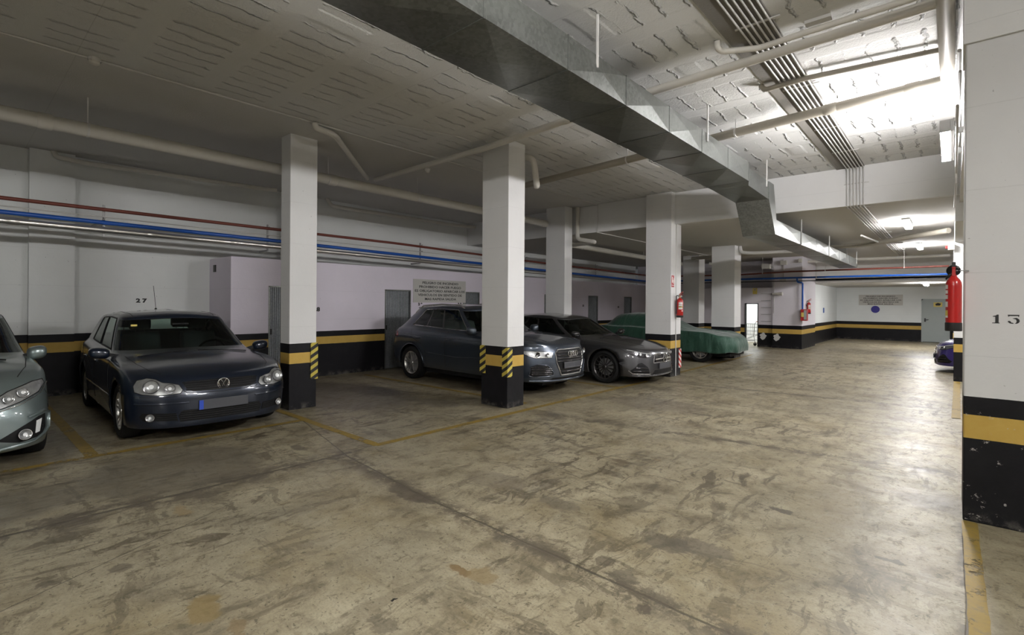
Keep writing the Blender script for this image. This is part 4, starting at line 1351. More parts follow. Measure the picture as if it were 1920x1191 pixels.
        for (wx, wz) in wheels:
            for s in (1, -1):
                mb = MB()
                n = 20
                r0 = arch_r + 0.004
                A = [(wx + r0 * math.cos(a), wz + r0 * math.sin(a)) for a in [-0.25 + (PI + 0.5) * k / n for k in range(n + 1)]]
                v_ = [(x, s * (W - 0.03), z) for x, z in A] + [(x, s * 0.50, z) for x, z in A]
                mb.add(v_, [(k, k + 1, n + 2 + k, n + 1 + k) for k in range(n)] + [tuple(range(n + 1, 2 * n + 2))])
                mb.build('wheel_housing', M['trim_black'], self.root, local=True)

    def hit(self, p, d):
        r = self.bvh.ray_cast(Vector(p), Vector(d))
        return r[0], r[1]

    def patch(self, name, poly, mat, face='F', off=0.003, side=1, parent=None, step=0.025, slant=0.0, smooth=40, thick=0.006):
        """poly in (y,z) for face F/B, in (x,z) for face S, in (x,y) for face T; projected on the body"""
        bm = bmesh.new()
        vv = [bm.verts.new((a, b, 0)) for a, b in poly]
        bm.faces.new(vv)
        lo = [min(p[k] for p in poly) for k in (0, 1)]
        hi = [max(p[k] for p in poly) for k in (0, 1)]
        for k in (0, 1):
            c = lo[k] + step
            while c < hi[k] - step * 0.3:
                co = (c, 0, 0) if k == 0 else (0, c, 0)
                no = (1, 0, 0) if k == 0 else (0, 1, 0)
                bmesh.ops.bisect_plane(bm, geom=bm.verts[:] + bm.edges[:] + bm.faces[:], plane_co=co, plane_no=no, dist=1e-5)
                c += step
        bm.verts.index_update()
        out, nn = [], []
        for v in bm.verts:
            a, b = v.co.x, v.co.y
            p, n = self.proj(a, b, face, side, slant)
            out.append(p + n * off)
            nn.append(n)
        nv = len(out)
        allv = out + [p - n * (thick + off) for p, n in zip(out, nn)]
        fs = [tuple(v.index for v in f.verts) for f in bm.faces]
        for e in bm.edges:
            if e.is_boundary:
                a, b = e.verts[0].index, e.verts[1].index
                fs.append((a, b, b + nv, a + nv))
        bm.free()
        return MB().add(allv, fs).build(name, mat, parent or self.root, local=True, smooth=smooth)

    def proj(self, a, b, face, side=1, slant=0.0):
        if face == 'F':
            o, d = Vector((3, a * side, b)), Vector((-1, 0, 0))
            if slant:
                o = Vector((3, a * side, b)) + Vector((0, slant * side * 3, 0))
                d = Vector((-1, -slant * side, 0))
                o = Vector((0, a * side, b)) - d * 3
        elif face == 'B':
            o, d = Vector((-6, a * side, b)), Vector((1, 0, 0))
        elif face == 'S':
            o, d = Vector((a, 3 * side, b)), Vector((0, -side, 0))
        else:
            o, d = Vector((a, b * side, 3)), Vector((0, 0, -1))
        p, n = self.hit(o, d)
        if p is None:
            # just off the surface: take the nearest point of it
            base = {'F': (self.loops[3]['xf'] - 0.1, a * side, b), 'B': (self.loops[3]['xr'] + 0.1, a * side, b), 'S': (a, self.loops[3]['W'] * side, b), 'T': (a, b * side, 1)}[face]
            r = self.bvh.find_nearest(Vector(base))
            p, n = r[0], r[1]
        n = Vector(n)
        if n.dot(d) > 0:
            n = -n
        return p, n

    def line(self, name, pts, mat, r=0.003, face='S', side=1, parent=None, off=0.0, closed=False, step=0.04, slant=0.0, seg=6):
        q = []
        P_ = list(pts) + ([pts[0]] if closed else [])
        for (a, b), (c, d) in zip(P_, P_[1:]):
            L = math.hypot(c - a, d - b)
            n = max(1, int(L / step))
            for k in range(n):
                s = k / n
                q.append((a + (c - a) * s, b + (d - b) * s))
        if not closed:
            q.append(P_[-1])
        w_ = []
        for a, b in q:
            p, n = self.proj(a, b, face, side, slant)
            w_.append(p + n * off)
        return MB().tube(w_, r, seg, closed=closed).build(name, mat, parent or self.root, local=True, smooth=60)

    def edge_strip(self, name, i0, i1, j, mat, r=0.006, sides=(1, -1)):
        for s in sides:
            pts = [self.vs[self.idx[(s, i, j)]] for i in range(i0, i1 + 1)]
            MB().tube(pts, r, 6).build(name, mat, self.root, local=True, smooth=60)

    def window_frame(self, i0, i1, mat, r=0.007, sides=(1, -1), parent=None):
        for s in sides:
            pts = [self.vs[self.idx[(s, i, self.j0)]] for i in range(i0, i1)] + [self.vs[self.idx[(s, i1, j)]] for j in range(self.j0, self.j1)] + \
                  [self.vs[self.idx[(s, i, self.j1)]] for i in range(i1, i0, -1)] + [self.vs[self.idx[(s, i0, j)]] for j in range(self.j1, self.j0, -1)]
            MB().tube(pts, r, 6, closed=True).build('window_surround', mat, self.root, local=True, smooth=60)

    def wheel(self, wx, y, s, R, rim_r, mat, spokes, kind='twin', w=0.20, holes=0):
        """s: +1 left, -1 right; y: outer face |y|"""
        root = MB()
        hw = w / 2
        yc = s * (y - hw)
        prof = [(rim_r * 0.98, -hw * 0.80), (rim_r + 0.012, -hw * 0.86), (R - 0.045, -hw), (R - 0.012, -hw * 0.86), (R, -hw * 0.55), (R, hw * 0.55), (R - 0.012, hw * 0.86), (R - 0.045, hw), (rim_r + 0.012, hw * 0.86), (rim_r * 0.98, hw * 0.80)]
        tyre = MB().lathe([(r, h * 1.0) for r, h in prof], (wx, yc, R), 'Y', 48).build('wheel', M['rubber'], self.root, local=True, smooth=35)
        fo = s * hw * 0.80
        rp = [(rim_r + 0.004, fo * 1.04), (rim_r - 0.006, fo * 1.06), (rim_r - 0.016, fo * 0.95), (rim_r - 0.03, fo * 0.4), (rim_r - 0.035, -fo * 0.8)]
        MB().lathe(rp, (wx, yc, R), 'Y', 48).build('rim', mat, tyre, local=True, smooth=40)
        MB().lathe([(0, 0), (rim_r * 0.72, 0)], (wx, yc + fo * 0.1, R), 'Y', 32).build('brake_disc', M['clamp'], tyre, local=True)
        MB().lathe([(0, -s * 0.01), (rim_r - 0.03, -s * 0.01)], (wx, yc - fo * 0.3, R), 'Y', 32).build('rim_back', M['trim_black'], tyre, local=True)
        mb = MB()
        yo = yc + fo * 0.98
        for k in range(spokes):
            a = 2 * PI * k / spokes + 0.3
            angs = [(-0.10, 0.10)] if kind == 'single' else ([(-0.26, -0.12), (0.12, 0.26)] if kind == 'twin' else [(-0.055, 0.055)])
            r0, r1 = rim_r * 0.16, rim_r - 0.012
            for (p, q) in angs:
                wi = 1.4 if kind == 'twin' else 1.9
                pts = []
                for (rr, aa, dd) in ((r0, p * wi, -0.012), (r0, q * wi, -0.012), (r1, q, 0.0), (r1, p, 0.0)):
                    pts.append((wx + rr * math.cos(a + aa), yo + s * dd, R + rr * math.sin(a + aa)))
                mb.prism(pts, (0, -s * 0.025, 0))
        mb.build('spokes', mat, tyre, local=True, bevel=0.003)
        MB().lathe([(0, 0), (rim_r * 0.15, 0), (rim_r * 0.19, -s * 0.008), (rim_r * 0.21, -s * 0.03)], (wx, yo + s * 0.001, R), 'Y', 24).build('hub_cap', mat, tyre, local=True, smooth=40)
        return tyre

    def mirror(self, x, y, z, s, mat, sz=(0.10, 0.21, 0.14)):
        """door mirror; y is where it leaves the body"""
        bm = bmesh.new()
        bmesh.ops.create_uvsphere(bm, u_segments=20, v_segments=14, radius=1)
        vs = []
        for v in bm.verts:
            c = v.co
            px_ = spow(c.x, 0.75) * math.copysign(1, c.x) * sz[0]
            if c.x < 0:
                px_ *= 0.35
            py_ = spow(c.y, 0.72) * math.copysign(1, c.y) * sz[1] / 2
            pz_ = spow(c.z, 0.72) * math.copysign(1, c.z) * sz[2] / 2
            vs.append((x + px_, s * (y + 0.04 + sz[1] / 2) + py_, z + pz_ + 0.02 * (py_ * s) / sz[1]))
        m = MB().add(vs, [[v.index for v in f.verts] for f in bm.faces]).build('door_mirror', mat, self.root, local=True, smooth=60)
        bm.free()
        MB().prism([(x + 0.03, s * (y - 0.05), z - 0.07), (x - 0.03, s * (y - 0.05), z - 0.07), (x - 0.02, s * (y + 0.11), z - 0.03), (x + 0.04, s * (y + 0.11), z - 0.03)], (0, 0, 0.04)).build('mirror_stalk', M['trim_black'], m, local=True)
        return m

    def cabin(self, xs, zf, W, roof, rear_x, seat='cabin', lhd=True):
        """xs: x of front seats; zf: cushion height"""
        r = self.root
        MB().box(rear_x - 0.3, xs + 0.95, -W, W, 0.28, 0.34).build('cabin_floor', M['cabin'], r, local=True)

        def seat_fn(x, y, w_, bench=False):
            s = MB()
            s.box(x - 0.25, x + 0.27, y - w_ / 2, y + w_ / 2, zf - 0.20, zf, bev=0.05)
            o = s.build('seat', M[seat], r, local=True, smooth=50)
            b = MB()
            pts = [(x - 0.20, zf - 0.05), (x - 0.06, zf - 0.05), (x - 0.22, zf + 0.52), (x - 0.32, zf + 0.54), (x - 0.34, zf + 0.45)]
            n = len(pts)
            b.prism([(px_, y - w_ / 2 + 0.02, pz_) for px_, pz_ in pts], (0, w_ - 0.04, 0))
            b.build('seat_backrest', M[seat], o, local=True, bevel=0.03)
            for yy in ([y] if not bench else [y - w_ * 0.3, y + w_ * 0.3]):
                h = MB().box(x - 0.36, x - 0.27, yy - 0.13, yy + 0.13, zf + 0.57, zf + 0.73, bev=0.035)
                h.tube([(x - 0.31, yy - 0.05, zf + 0.5), (x - 0.31, yy - 0.05, zf + 0.6)], 0.006, 6).tube([(x - 0.31, yy + 0.05, zf + 0.5), (x - 0.31, yy + 0.05, zf + 0.6)], 0.006, 6)
                h.build('headrest', M[seat], o, local=True, smooth=50)
        seat_fn(xs, 0.36, 0.50)
        seat_fn(xs, -0.36, 0.50)
        seat_fn(rear_x, 0, 2 * W - 0.15, True)
        d = MB()
        dash = [(xs + 0.50, zf + 0.02), (xs + 0.56, zf + 0.22), (xs + 0.66, zf + 0.27), (xs + 0.84, zf + 0.25), (xs + 0.84, zf - 0.1)]
        d.prism([(a, -W + 0.03, b) for a, b in dash], (0, 2 * W - 0.06, 0))
        dd = d.build('dashboard', M['cabin'], r, local=True, bevel=0.02)
        sy = 0.36
        c = Vector((xs + 0.40, sy, zf + 0.26))
        ax = Vector((-0.90, 0, 0.42)).normalized()
        u_ = Vector((0, 1, 0))
        v_ = ax.cross(u_)
        sw = MB().tube([c + (u_ * math.cos(t_) + v_ * math.sin(t_)) * 0.185 for t_ in [2 * PI * k / 28 for k in range(28)]], 0.015, 8, closed=True)
        for t_ in (0, PI, -PI / 2 if v_.z > 0 else PI / 2):
            sw.tube([c, c + (u_ * math.cos(t_) + v_ * math.sin(t_)) * 0.185], 0.013, 6)
        sw.tube([c, c - ax * 0.2], 0.03, 8)
        sw.build('steering_wheel', M['trim_black'], r, local=True, smooth=60)

    def blob(self, name, c, axis, r, depth, mat, parent, ring=None):
        """round lamp: bowl with ring looking along +x tilted"""
        ax = Vector(axis).normalized()
        c = Vector(c) + ax * depth * 0.9
        u_ = ax.cross(Vector((0, 0, 1))).normalized()
        v_ = u_.cross(ax)
        vs, fs = [], []
        prof = [(0, -depth), (r * 0.5, -depth * 0.8), (r * 0.85, -depth * 0.3), (r, 0)]
        seg = 24
        for (rr, h) in prof:
            for k in range(seg):
                t_ = 2 * PI * k / seg
                vs.append(c + ax * h + (u_ * math.cos(t_) + v_ * math.sin(t_)) * rr)
        for i in range(len(prof) - 1):
            for k in range(seg):
                l = (k + 1) % seg
                fs.append((i * seg + k, i * seg + l, (i + 1) * seg + l, (i + 1) * seg + k))
        o = MB().add(vs, fs).build(name, mat, parent, local=True, smooth=60)
        if mat is M['lens_w'] and r > 0.033:
            o.data.materials[0] = M['lens']
            self.blob('bulb_cap', tuple(Vector(c) - ax * depth * 0.55), axis, r * 0.36, 0.008, M['lens_w'], parent)
        if ring:
            MB().tube([c + (u_ * math.cos(2 * PI * k / seg) + v_ * math.sin(2 * PI * k / seg)) * r for k in range(seg)], r * 0.09, 6, closed=True).build('lamp_ring', ring, parent, local=True, smooth=60)
        return o
# ------------------------------------------------------------------ dark blue hatchback
def golf():
    x0, x1 = 0.89, -3.315          # nose and tail, front axle at 0
    Lp = [
        dict(xf=0.74, xr=-3.20, W=0.74, Rf=0.5, Rr=0.4, z=[(-3.3, 0.27), (-2.9, 0.20), (0, 0.19), (0.9, 0.19)]),
        dict(xf=0.83, xr=-3.24, W=0.845, Rf=0.60, Rr=0.45, z=[(-3.3, 0.30), (-2.9, 0.22), (0.1, 0.20), (0.9, 0.19)]),
        dict(xf=0.865, xr=-3.29, W=0.873, Rf=0.64, Rr=0.45, z=[(-3.3, 0.40), (0.1, 0.36), (0.9, 0.34)], nf=2.5),
        dict(xf=0.89, xr=-3.315, W=0.880, Rf=0.66, Rr=0.45, z=[(-3.3, 0.56), (-1.5, 0.56), (0.9, 0.495)], nf=2.5),
        dict(xf=0.865, xr=-3.26, W=0.878, Rf=0.66, Rr=0.45, z=[(-3.3, 0.70), (-1.5, 0.68), (0.3, 0.63), (0.9, 0.60)], nf=2.5),
        dict(xf=0.80, xr=-3.22, W=0.868, Rf=0.66, Rr=0.45, z=[(-3.3, 0.88), (-1.5, 0.84), (0.0, 0.79), (0.5, 0.735), (0.9, 0.69)], nf=2.5),
        dict(xf=0.70, xr=-3.18, W=0.845, Rf=0.60, Rr=0.45, z=[(-3.3, 0.97), (-2.8, 0.96), (-1.5, 0.905), (-0.5, 0.88), (0.1, 0.84), (0.45, 0.785), (0.9, 0.745)], nf=2.6, cr=0.01),
        dict(xf=0.20, xr=-3.14, W=0.815, Rf=0.58, Rr=0.45, z=[(-3.3, 1.00), (-2.8, 0.995), (-1.5, 0.93), (-0.6, 0.895), (0.2, 0.86)], nf=2.8, cr=0.03),
        dict(xf=-0.34, xr=-3.13, W=0.79, Rf=0.46, Rr=0.40, z=[(-3.3, 1.03), (-2.8, 1.02), (-1.5, 0.955), (-0.7, 0.925), (-0.3, 0.915)], nf=2.5, cr=0.025),
        dict(xf=-1.16, xr=-2.98, W=0.615, Rf=0.32, Rr=0.32, z=[(-3.0, 1.36), (-2.6, 1.385), (-1.9, 1.41), (-1.45, 1.395), (-1.1, 1.36)], nf=3.0, nr=3.2, cr=0.045),
        dict(xf=-1.32, xr=-2.90, W=0.54, Rf=0.30, Rr=0.3, z=[(-3.0, 1.385), (-2.6, 1.41), (-1.9, 1.44), (-1.5, 1.43), (-1.2, 1.395)], nf=3.0, nr=3.2, cr=0.045),
        dict(xf=-1.60, xr=-2.70, W=0.001, Rf=0.30, Rr=0.3, z=[(-2.9, 1.46), (-1.9, 1.485), (-1.5, 1.47)]),
    ]
    sub = [1, 4, 4, 4, 4, 3, 2, 2, 6, 2, 6]
    paint = car_paint('dark blue paint', (0.007, 0.013, 0.028), 0.28, 0.35)
    c = Car('parked_car', 'dark blue hatchback parked front out, left of the leftmost column', (-7.28, 2.21, 0), math.radians(-1.7), paint, Lp, 8, sub,
            [(0, 0.32), (-2.578, 0.32)], 0.365, M['glass'], [(16, 41), (43, 63)], 13, 11)
    for s in (1, -1):
        c.window_frame(16, 41, M['trim_black'], 0.009, (s,))
        c.window_frame(43, 63, M['trim_black'], 0.009, (s,))
        c.wheel(0, 0.857, s, 0.32, 0.215, M['silver'], 5, 'twin')
        c.wheel(-2.578, 0.857, s, 0.32, 0.215, M['silver'], 5, 'twin')
        c.mirror(-0.62, 0.80, 0.955, s, paint)
        # doors, fender, bonnet seams
        c.line('door_gap', [(-0.50, 0.90), (-0.52, 0.75), (-0.46, 0.5), (-0.42, 0.30)], M['sill_gap'], 0.0035, 'S', s)
        c.line('door_gap', [(-1.52, 0.92), (-1.54, 0.6), (-1.50, 0.30)], M['sill_gap'], 0.0035, 'S', s)
        c.line('door_gap', [(-2.66, 0.95), (-2.60, 0.80), (-2.30, 0.66), (-2.10, 0.50), (-2.08, 0.30)], M['sill_gap'], 0.0035, 'S', s)
        c.line('rub_strip', [(-0.42, 0.46), (-2.2, 0.47)], paint, 0.012, 'S', s)
        c.line('bonnet_gap', [(-0.42, 0.72), (0.1, 0.70), (0.45, 0.64), (0.60, 0.56)], M['sill_gap'], 0.003, 'T', s)
        for hx in (-1.38, -2.30):
            p, n = c.proj(hx, 0.80, 'S', s)
            MB().box(p.x - 0.10, p.x + 0.08, p.y - 0.02, p.y + 0.025, 0.785, 0.815, bev=0.01).build('door_handle', paint, c.root, local=True, smooth=50)
        # headlamp: twin round reflectors in a clear body
        hl = c.patch('headlight', [(0.40, 0.610), (0.425, 0.575), (0.60, 0.560), (0.74, 0.575), (0.795, 0.60), (0.80, 0.66), (0.77, 0.72), (0.69, 0.745), (0.62, 0.73), (0.57, 0.695), (0.50, 0.685), (0.43, 0.665)],
                     M['lens'], 'F', 0.004, s, step=0.03)
        for (yy, zz, rr) in ((0.665, 0.655, 0.070), (0.515, 0.630, 0.050)):
            p, n = c.proj(yy, zz, 'F', s)
            ax = (n + Vector((1.2, 0, 0))).normalized()
            c.blob('reflector', p + ax * 0.016, ax, rr, 0.022, M['lens'], hl, M['lens_d'])
            c.blob('bulb_cap', p + ax * 0.020, ax, rr * 0.35, 0.008, M['lens_w'], hl)
        c.line('headlight_rim', [(0.40, 0.610), (0.425, 0.575), (0.60, 0.560), (0.74, 0.575), (0.795, 0.60), (0.80, 0.66), (0.77, 0.72), (0.69, 0.745), (0.62, 0.73), (0.57, 0.695), (0.50, 0.685), (0.43, 0.665)],
               M['sill_gap'], 0.004, 'F', s, hl, 0.004, True)
        # fog lamp grilles
        fg = c.patch('fog_grille', [(0.44, 0.27), (0.73, 0.285), (0.76, 0.33), (0.74, 0.37), (0.46, 0.36)], M['trim_black'], 'F', 0.003, s)
        for zz in (0.295, 0.318, 0.341):
            c.line('slat', [(0.45, zz), (0.62, zz + 0.003)], M['trim_black'], 0.004, 'F', s, fg, 0.006)
        p, n = c.proj(0.675, 0.325, 'F', s)
        ax = (n + Vector((1.0, 0, 0))).normalized()
        c.blob('fog_lamp', p + ax * 0.012, ax, 0.040, 0.02, M['lens_w'], fg, M['chrome'])
        c.line('bumper_groove', [(0.30, 0.565), (0.55, 0.545), (0.80, 0.545)], M['sill_gap'], 0.0035, 'F', s)
        c.line('bumper_strip', [(0.35, 0.47), (0.60, 0.468), (0.80, 0.47)], paint, 0.010, 'F', s, None, 0.0)
        c.line('bumper_gap', [(0.395, 0.60), (0.36, 0.575), (0.0, 0.56)], M['sill_gap'], 0.003, 'F', s)
        c.line('wiper', [(-0.24, 0.62 * 1), (-0.34, 0.05)], M['trim_black'], 0.007, 'T', s, None, 0.012)
    # grille
    g = c.patch('grille', [(-0.40, 0.69), (-0.36, 0.615), (-0.30, 0.585), (0.30, 0.585), (0.36, 0.615), (0.40, 0.69), (0.30, 0.70), (-0.30, 0.70)], M['trim_black'], 'F', 0.002)
    for zz in (0.606, 0.632, 0.658, 0.684):
        c.line('grille_slat', [(-0.37, zz), (0.37, zz)], M['trim_black'], 0.0055, 'F', 1, g, 0.008)
    lg = c.patch('lower_grille', [(-0.42, 0.255), (0.42, 0.255), (0.44, 0.33), (0.40, 0.385), (-0.40, 0.385), (-0.44, 0.33)], M['trim_black'], 'F', 0.002)
    for zz in (0.275, 0.30, 0.325, 0.35, 0.372):
        c.line('lower_slat', [(-0.42, zz), (0.42, zz)], M['trim_black'], 0.0045, 'F', 1, lg, 0.007)
    # round badge with the V over W letters
    p, n = c.proj(0.0, 0.645, 'F')
    ctr = p + Vector((0.018, 0, 0))
    b = MB().tube([ctr + Vector((0, math.cos(a), math.sin(a))) * 0.062 for a in [2 * PI * k / 32 for k in range(32)]], 0.0065, 8, closed=True).build('badge', M['chrome'], c.root, local=True, smooth=60)
    MB().lathe([(0, -0.004), (0.060, -0.004), (0.060, -0.03), (0, -0.03)], tuple(ctr), 'X', 28).build('badge_disc', M['gloss_black'], b, local=True)
    lt = MB()
    for ptsl in ([(-0.030, 0.052), (0.0, 0.006), (0.030, 0.052)], [(-0.056, 0.022), (-0.027, -0.050), (0.0, 0.000), (0.027, -0.050), (0.056, 0.022)]):
        lt.tube([ctr + Vector((0.001, a, b_)) for a, b_ in ptsl], 0.0058, 6)
    lt.build('badge_letters', M['chrome'], b, local=True)
    # plate
    p, n = c.proj(0.0, 0.43, 'F')
    pl = MB().box(p.x + 0.004, p.x + 0.016, -0.26, 0.26, 0.375, 0.485, bev=0.002).build('number_plate', M['plate'], c.root, local=True)
    MB().box(p.x + 0.015, p.x + 0.0175, -0.258, -0.215, 0.378, 0.482).build('blue_band', M['plate_blue'], pl, local=True)
    c.cabin(-1.25, 0.62, 0.66, 1.4, -2.15, 'cabin_l')
    MB().box(-0.98, -0.95, -0.10, 0.10, 1.24, 1.30, bev=0.01).build('interior_mirror', M['trim_black'], c.root, local=True)
    p, n = c.proj(-0.72, -0.62, 'T')
    MB().box(-1.03, -1.02, -0.56, -0.49, 1.26, 1.285).build('sticker', M['yellow_lbl'], c.root, local=True)
    # aerial
    p, n = c.proj(-2.62, 0.0, 'T')
    an = MB().lathe([(0.022, 0), (0.018, 0.02), (0.006, 0.035), (0, 0.035)], tuple(p), 'Z', 12).build('aerial', M['black'], c.root, local=True, smooth=60)
    MB().tube([p + Vector((0, 0, 0.03)), p + Vector((-0.17, 0, 0.40))], 0.0035, 6).build('aerial_rod', M['black'], an, local=True)
    c.line('roof_gap', [(-1.25, 0.50), (-1.7, 0.52), (-2.8, 0.50)], M['sill_gap'], 0.004, 'T', 1)
    c.line('roof_gap', [(-1.25, 0.50), (-1.7, 0.52), (-2.8, 0.50)], M['sill_gap'], 0.004, 'T', -1)
    for s in (1, -1):
        c.patch('tail_light', [(-3.13, 0.80), (-2.90, 0.82), (-2.93, 0.93), (-3.13, 0.95)], M['tail'], 'S', 0.004, s)
    return c


golf()
# ------------------------------------------------------------------ grey SUV
def suv():
    Lp = [
        dict(xf=0.74, xr=-3.30, W=0.76, Rf=0.5, Rr=0.4, z=[(-3.5, 0.36), (-3.0, 0.28), (0, 0.26), (0.9, 0.24)]),
        dict(xf=0.79, xr=-3.40, W=0.875, Rf=0.56, Rr=0.40, z=[(-3.5, 0.40), (-2.9, 0.29), (0.1, 0.27), (0.9, 0.235)], nf=2.5, fx=0.04),
        dict(xf=0.83, xr=-3.46, W=0.905, fx=0.05, Rf=0.60, Rr=0.40, z=[(-3.5, 0.48), (0.1, 0.44), (0.9, 0.36)], nf=2.5),
        dict(xf=0.83, xr=-3.485, W=0.915, fx=0.06, Rf=0.64, Rr=0.42, z=[(-3.5, 0.62), (-1.5, 0.62), (0.9, 0.53)], nf=2.4),
        dict(xf=0.81, xr=-3.46, W=0.915, fx=0.07, Rf=0.66, Rr=0.42, z=[(-3.5, 0.80), (-1.5, 0.78), (0.3, 0.74), (0.9, 0.69)], nf=2.3),
        dict(xf=0.76, xr=-3.40, W=0.902, fx=0.07, Rf=0.66, Rr=0.42, z=[(-3.5, 0.99), (-1.5, 0.94), (0.0, 0.90), (0.5, 0.86), (0.9, 0.81)], nf=2.3),
        dict(xf=0.73, xr=-3.37, W=0.872, Rf=0.54, Rr=0.42, z=[(-3.5, 1.06), (-2.8, 1.05), (-1.5, 1.005), (-0.5, 0.985), (0.1, 0.96), (0.45, 0.92), (0.9, 0.875)], nf=2.8, cr=0.01),
        dict(xf=0.20, xr=-3.33, W=0.83, Rf=0.56, Rr=0.42, z=[(-3.5, 1.09), (-2.8, 1.085), (-1.5, 1.03), (-0.6, 1.01), (0.2, 0.98)], nf=2.8, cr=0.035),
        dict(xf=-0.36, xr=-3.30, W=0.80, Rf=0.44, Rr=0.42, z=[(-3.5, 1.13), (-2.8, 1.11), (-1.5, 1.05), (-0.7, 1.03), (-0.3, 1.03)], nf=2.6, cr=0.03),
        dict(xf=-1.12, xr=-2.95, W=0.62, Rf=0.30, Rr=0.50, z=[(-3.0, 1.44), (-2.6, 1.49), (-1.9, 1.525), (-1.45, 1.51), (-1.1, 1.47)], nf=3.0, nr=2.6, cr=0.04),
        dict(xf=-1.28, xr=-2.98, W=0.54, Rf=0.28, Rr=0.3, z=[(-3.1, 1.49), (-2.6, 1.525), (-1.9, 1.555), (-1.5, 1.54), (-1.2, 1.51)], nf=3.0, nr=3.2, cr=0.04),
        dict(xf=-1.60, xr=-2.80, W=0.001, Rf=0.30, Rr=0.3, z=[(-2.9, 1.565), (-1.9, 1.595), (-1.5, 1.58)]),
    ]
    sub = [1, 4, 4, 4, 4, 3, 2, 2, 6, 2, 6]
    paint = car_paint('slate grey paint', (0.052, 0.066, 0.088), 0.32, 0.6)
    c = Car('parked_car', 'slate grey SUV with roof rails, half hidden by the nearest left column', (-6.02, 7.47, 0), 0, paint, Lp, 8, sub,
            [(0, 0.345), (-2.603, 0.345)], 0.395, M['glass'], [(16, 38), (40, 55), (56, 69)], 13, 8)
    for s in (1, -1):
        c.window_frame(16, 69, M['chrome'], 0.008, (s,))
        for x in (0, -2.603):
            c.wheel(x, 0.915, s, 0.345, 0.235, M['silver'], 5, 'twin', 0.22)
            a = [(x + 0.405 * math.cos(t_), 0.345 + 0.405 * math.sin(t_)) for t_ in [0.05 + (PI - 0.1) * k / 14 for k in range(15)]]
            c.line('arch_lip', a, paint, 0.010, 'S', s)
        c.mirror(-0.76, 0.80, 1.09, s, paint, (0.11, 0.19, 0.15))
        c.line('door_gap', [(-0.44, 1.02), (-0.46, 0.75), (-0.44, 0.36)], M['sill_gap'], 0.0035, 'S', s)
        c.line('door_gap', [(-1.50, 1.04), (-1.52, 0.7), (-1.50, 0.36)], M['sill_gap'], 0.0035, 'S', s)
        c.line('door_gap', [(-2.62, 1.05), (-2.55, 0.88), (-2.25, 0.76), (-2.12, 0.62), (-2.10, 0.36)], M['sill_gap'], 0.0035, 'S', s)
        c.line('door_crease', [(-0.4, 0.60), (-1.2, 0.56), (-2.1, 0.60)], paint, 0.008, 'S', s)
        c.line('shoulder_crease', [(0.35, 0.86), (-0.6, 0.90), (-2.0, 0.93), (-3.1, 0.97)], paint, 0.006, 'S', s)
        for hx in (-1.36, -2.32):
            p, n = c.proj(hx, 0.885, 'S', s)
            MB().box(p.x - 0.11, p.x + 0.09, p.y - 0.02, p.y + 0.022, 0.870, 0.900, bev=0.01).build('door_handle', paint, c.root, local=True, smooth=50)
        c.patch('tail_light', [(-3.34, 0.86), (-3.05, 0.90), (-3.08, 1.00), (-3.34, 1.04)], M['tail'], 'S', 0.005, s)
        rail = MB()
        pts = [c.proj(x, 0.575, 'T', s)[0] + Vector((0, 0, h)) for x, h in ((-1.30, 0.0), (-1.42, 0.035), (-2.0, 0.045), (-2.6, 0.042), (-2.85, 0.0))]
        rail.tube(pts, 0.014, 8)
        rail.build('roof_rail', M['silver'], c.root, local=True, smooth=60)
        # wedge headlamps
        poly = [(0.44, 0.755), (0.455, 0.70), (0.50, 0.665), (0.74, 0.665), (0.83, 0.72), (0.865, 0.775), (0.84, 0.79), (0.60, 0.775)]
        hl = c.patch('headlight', poly, M['lens'], 'F', 0.005, s, step=0.03)
        c.line('headlight_rim', poly, M['sill_gap'], 0.0045, 'F', s, hl, 0.005, True)
        p, n = c.proj(0.70, 0.725, 'F', s)
        ax = (n + Vector((1, 0, 0))).normalized()
        c.blob('projector', p + ax * 0.02, ax, 0.042, 0.02, M['gloss_black'], hl, M['chrome'])
        p, n = c.proj(0.56, 0.72, 'F', s)
        c.blob('reflector', p + Vector((0.018, 0, 0)), (1, 0, 0), 0.034, 0.015, M['lens_w'], hl, M['lens'])
        c.line('daylight_strip', [(0.48, 0.682), (0.72, 0.684), (0.81, 0.73)], M['lens_w'], 0.007, 'F', s, hl, 0.008)
        # side intakes
        poly = [(0.46, 0.36), (0.76, 0.34), (0.82, 0.37), (0.80, 0.52), (0.72, 0.56), (0.56, 0.54), (0.46, 0.41)]
        ig = c.patch('side_intake', poly, M['trim_black'], 'F', 0.002, s)
        c.line('intake_frame', poly, paint, 0.010, 'F', s, ig, 0.003, True)
        for zz in (0.39, 0.42, 0.45, 0.48, 0.51):
            c.line('slat', [(0.49 if zz < 0.5 else 0.56, zz), (0.79, zz)], M['gloss_black'], 0.007, 'F', s, ig, 0.012)
        c.line('bonnet_gap', [(-0.42, 0.76), (0.1, 0.73), (0.40, 0.66), (0.62, 0.50)], M['sill_gap'], 0.003, 'T', s)
        c.line('bonnet_crease', [(-0.30, 0.50), (0.60, 0.37)], paint, 0.006, 'T', s)
        c.line('wiper', [(-0.26, 0.60), (-0.34, 0.05)], M['trim_black'], 0.007, 'T', s, None, 0.012)
    poly = [(-0.33, 0.80), (0.33, 0.80), (0.40, 0.745), (0.395, 0.58), (0.29, 0.36), (-0.29, 0.36), (-0.395, 0.58), (-0.40, 0.745)]
    g = c.patch('grille', poly, M['trim_black'], 'F', 0.003)
    c.line('grille_frame', poly, M['silver'], 0.009, 'F', 1, g, 0.008, True)
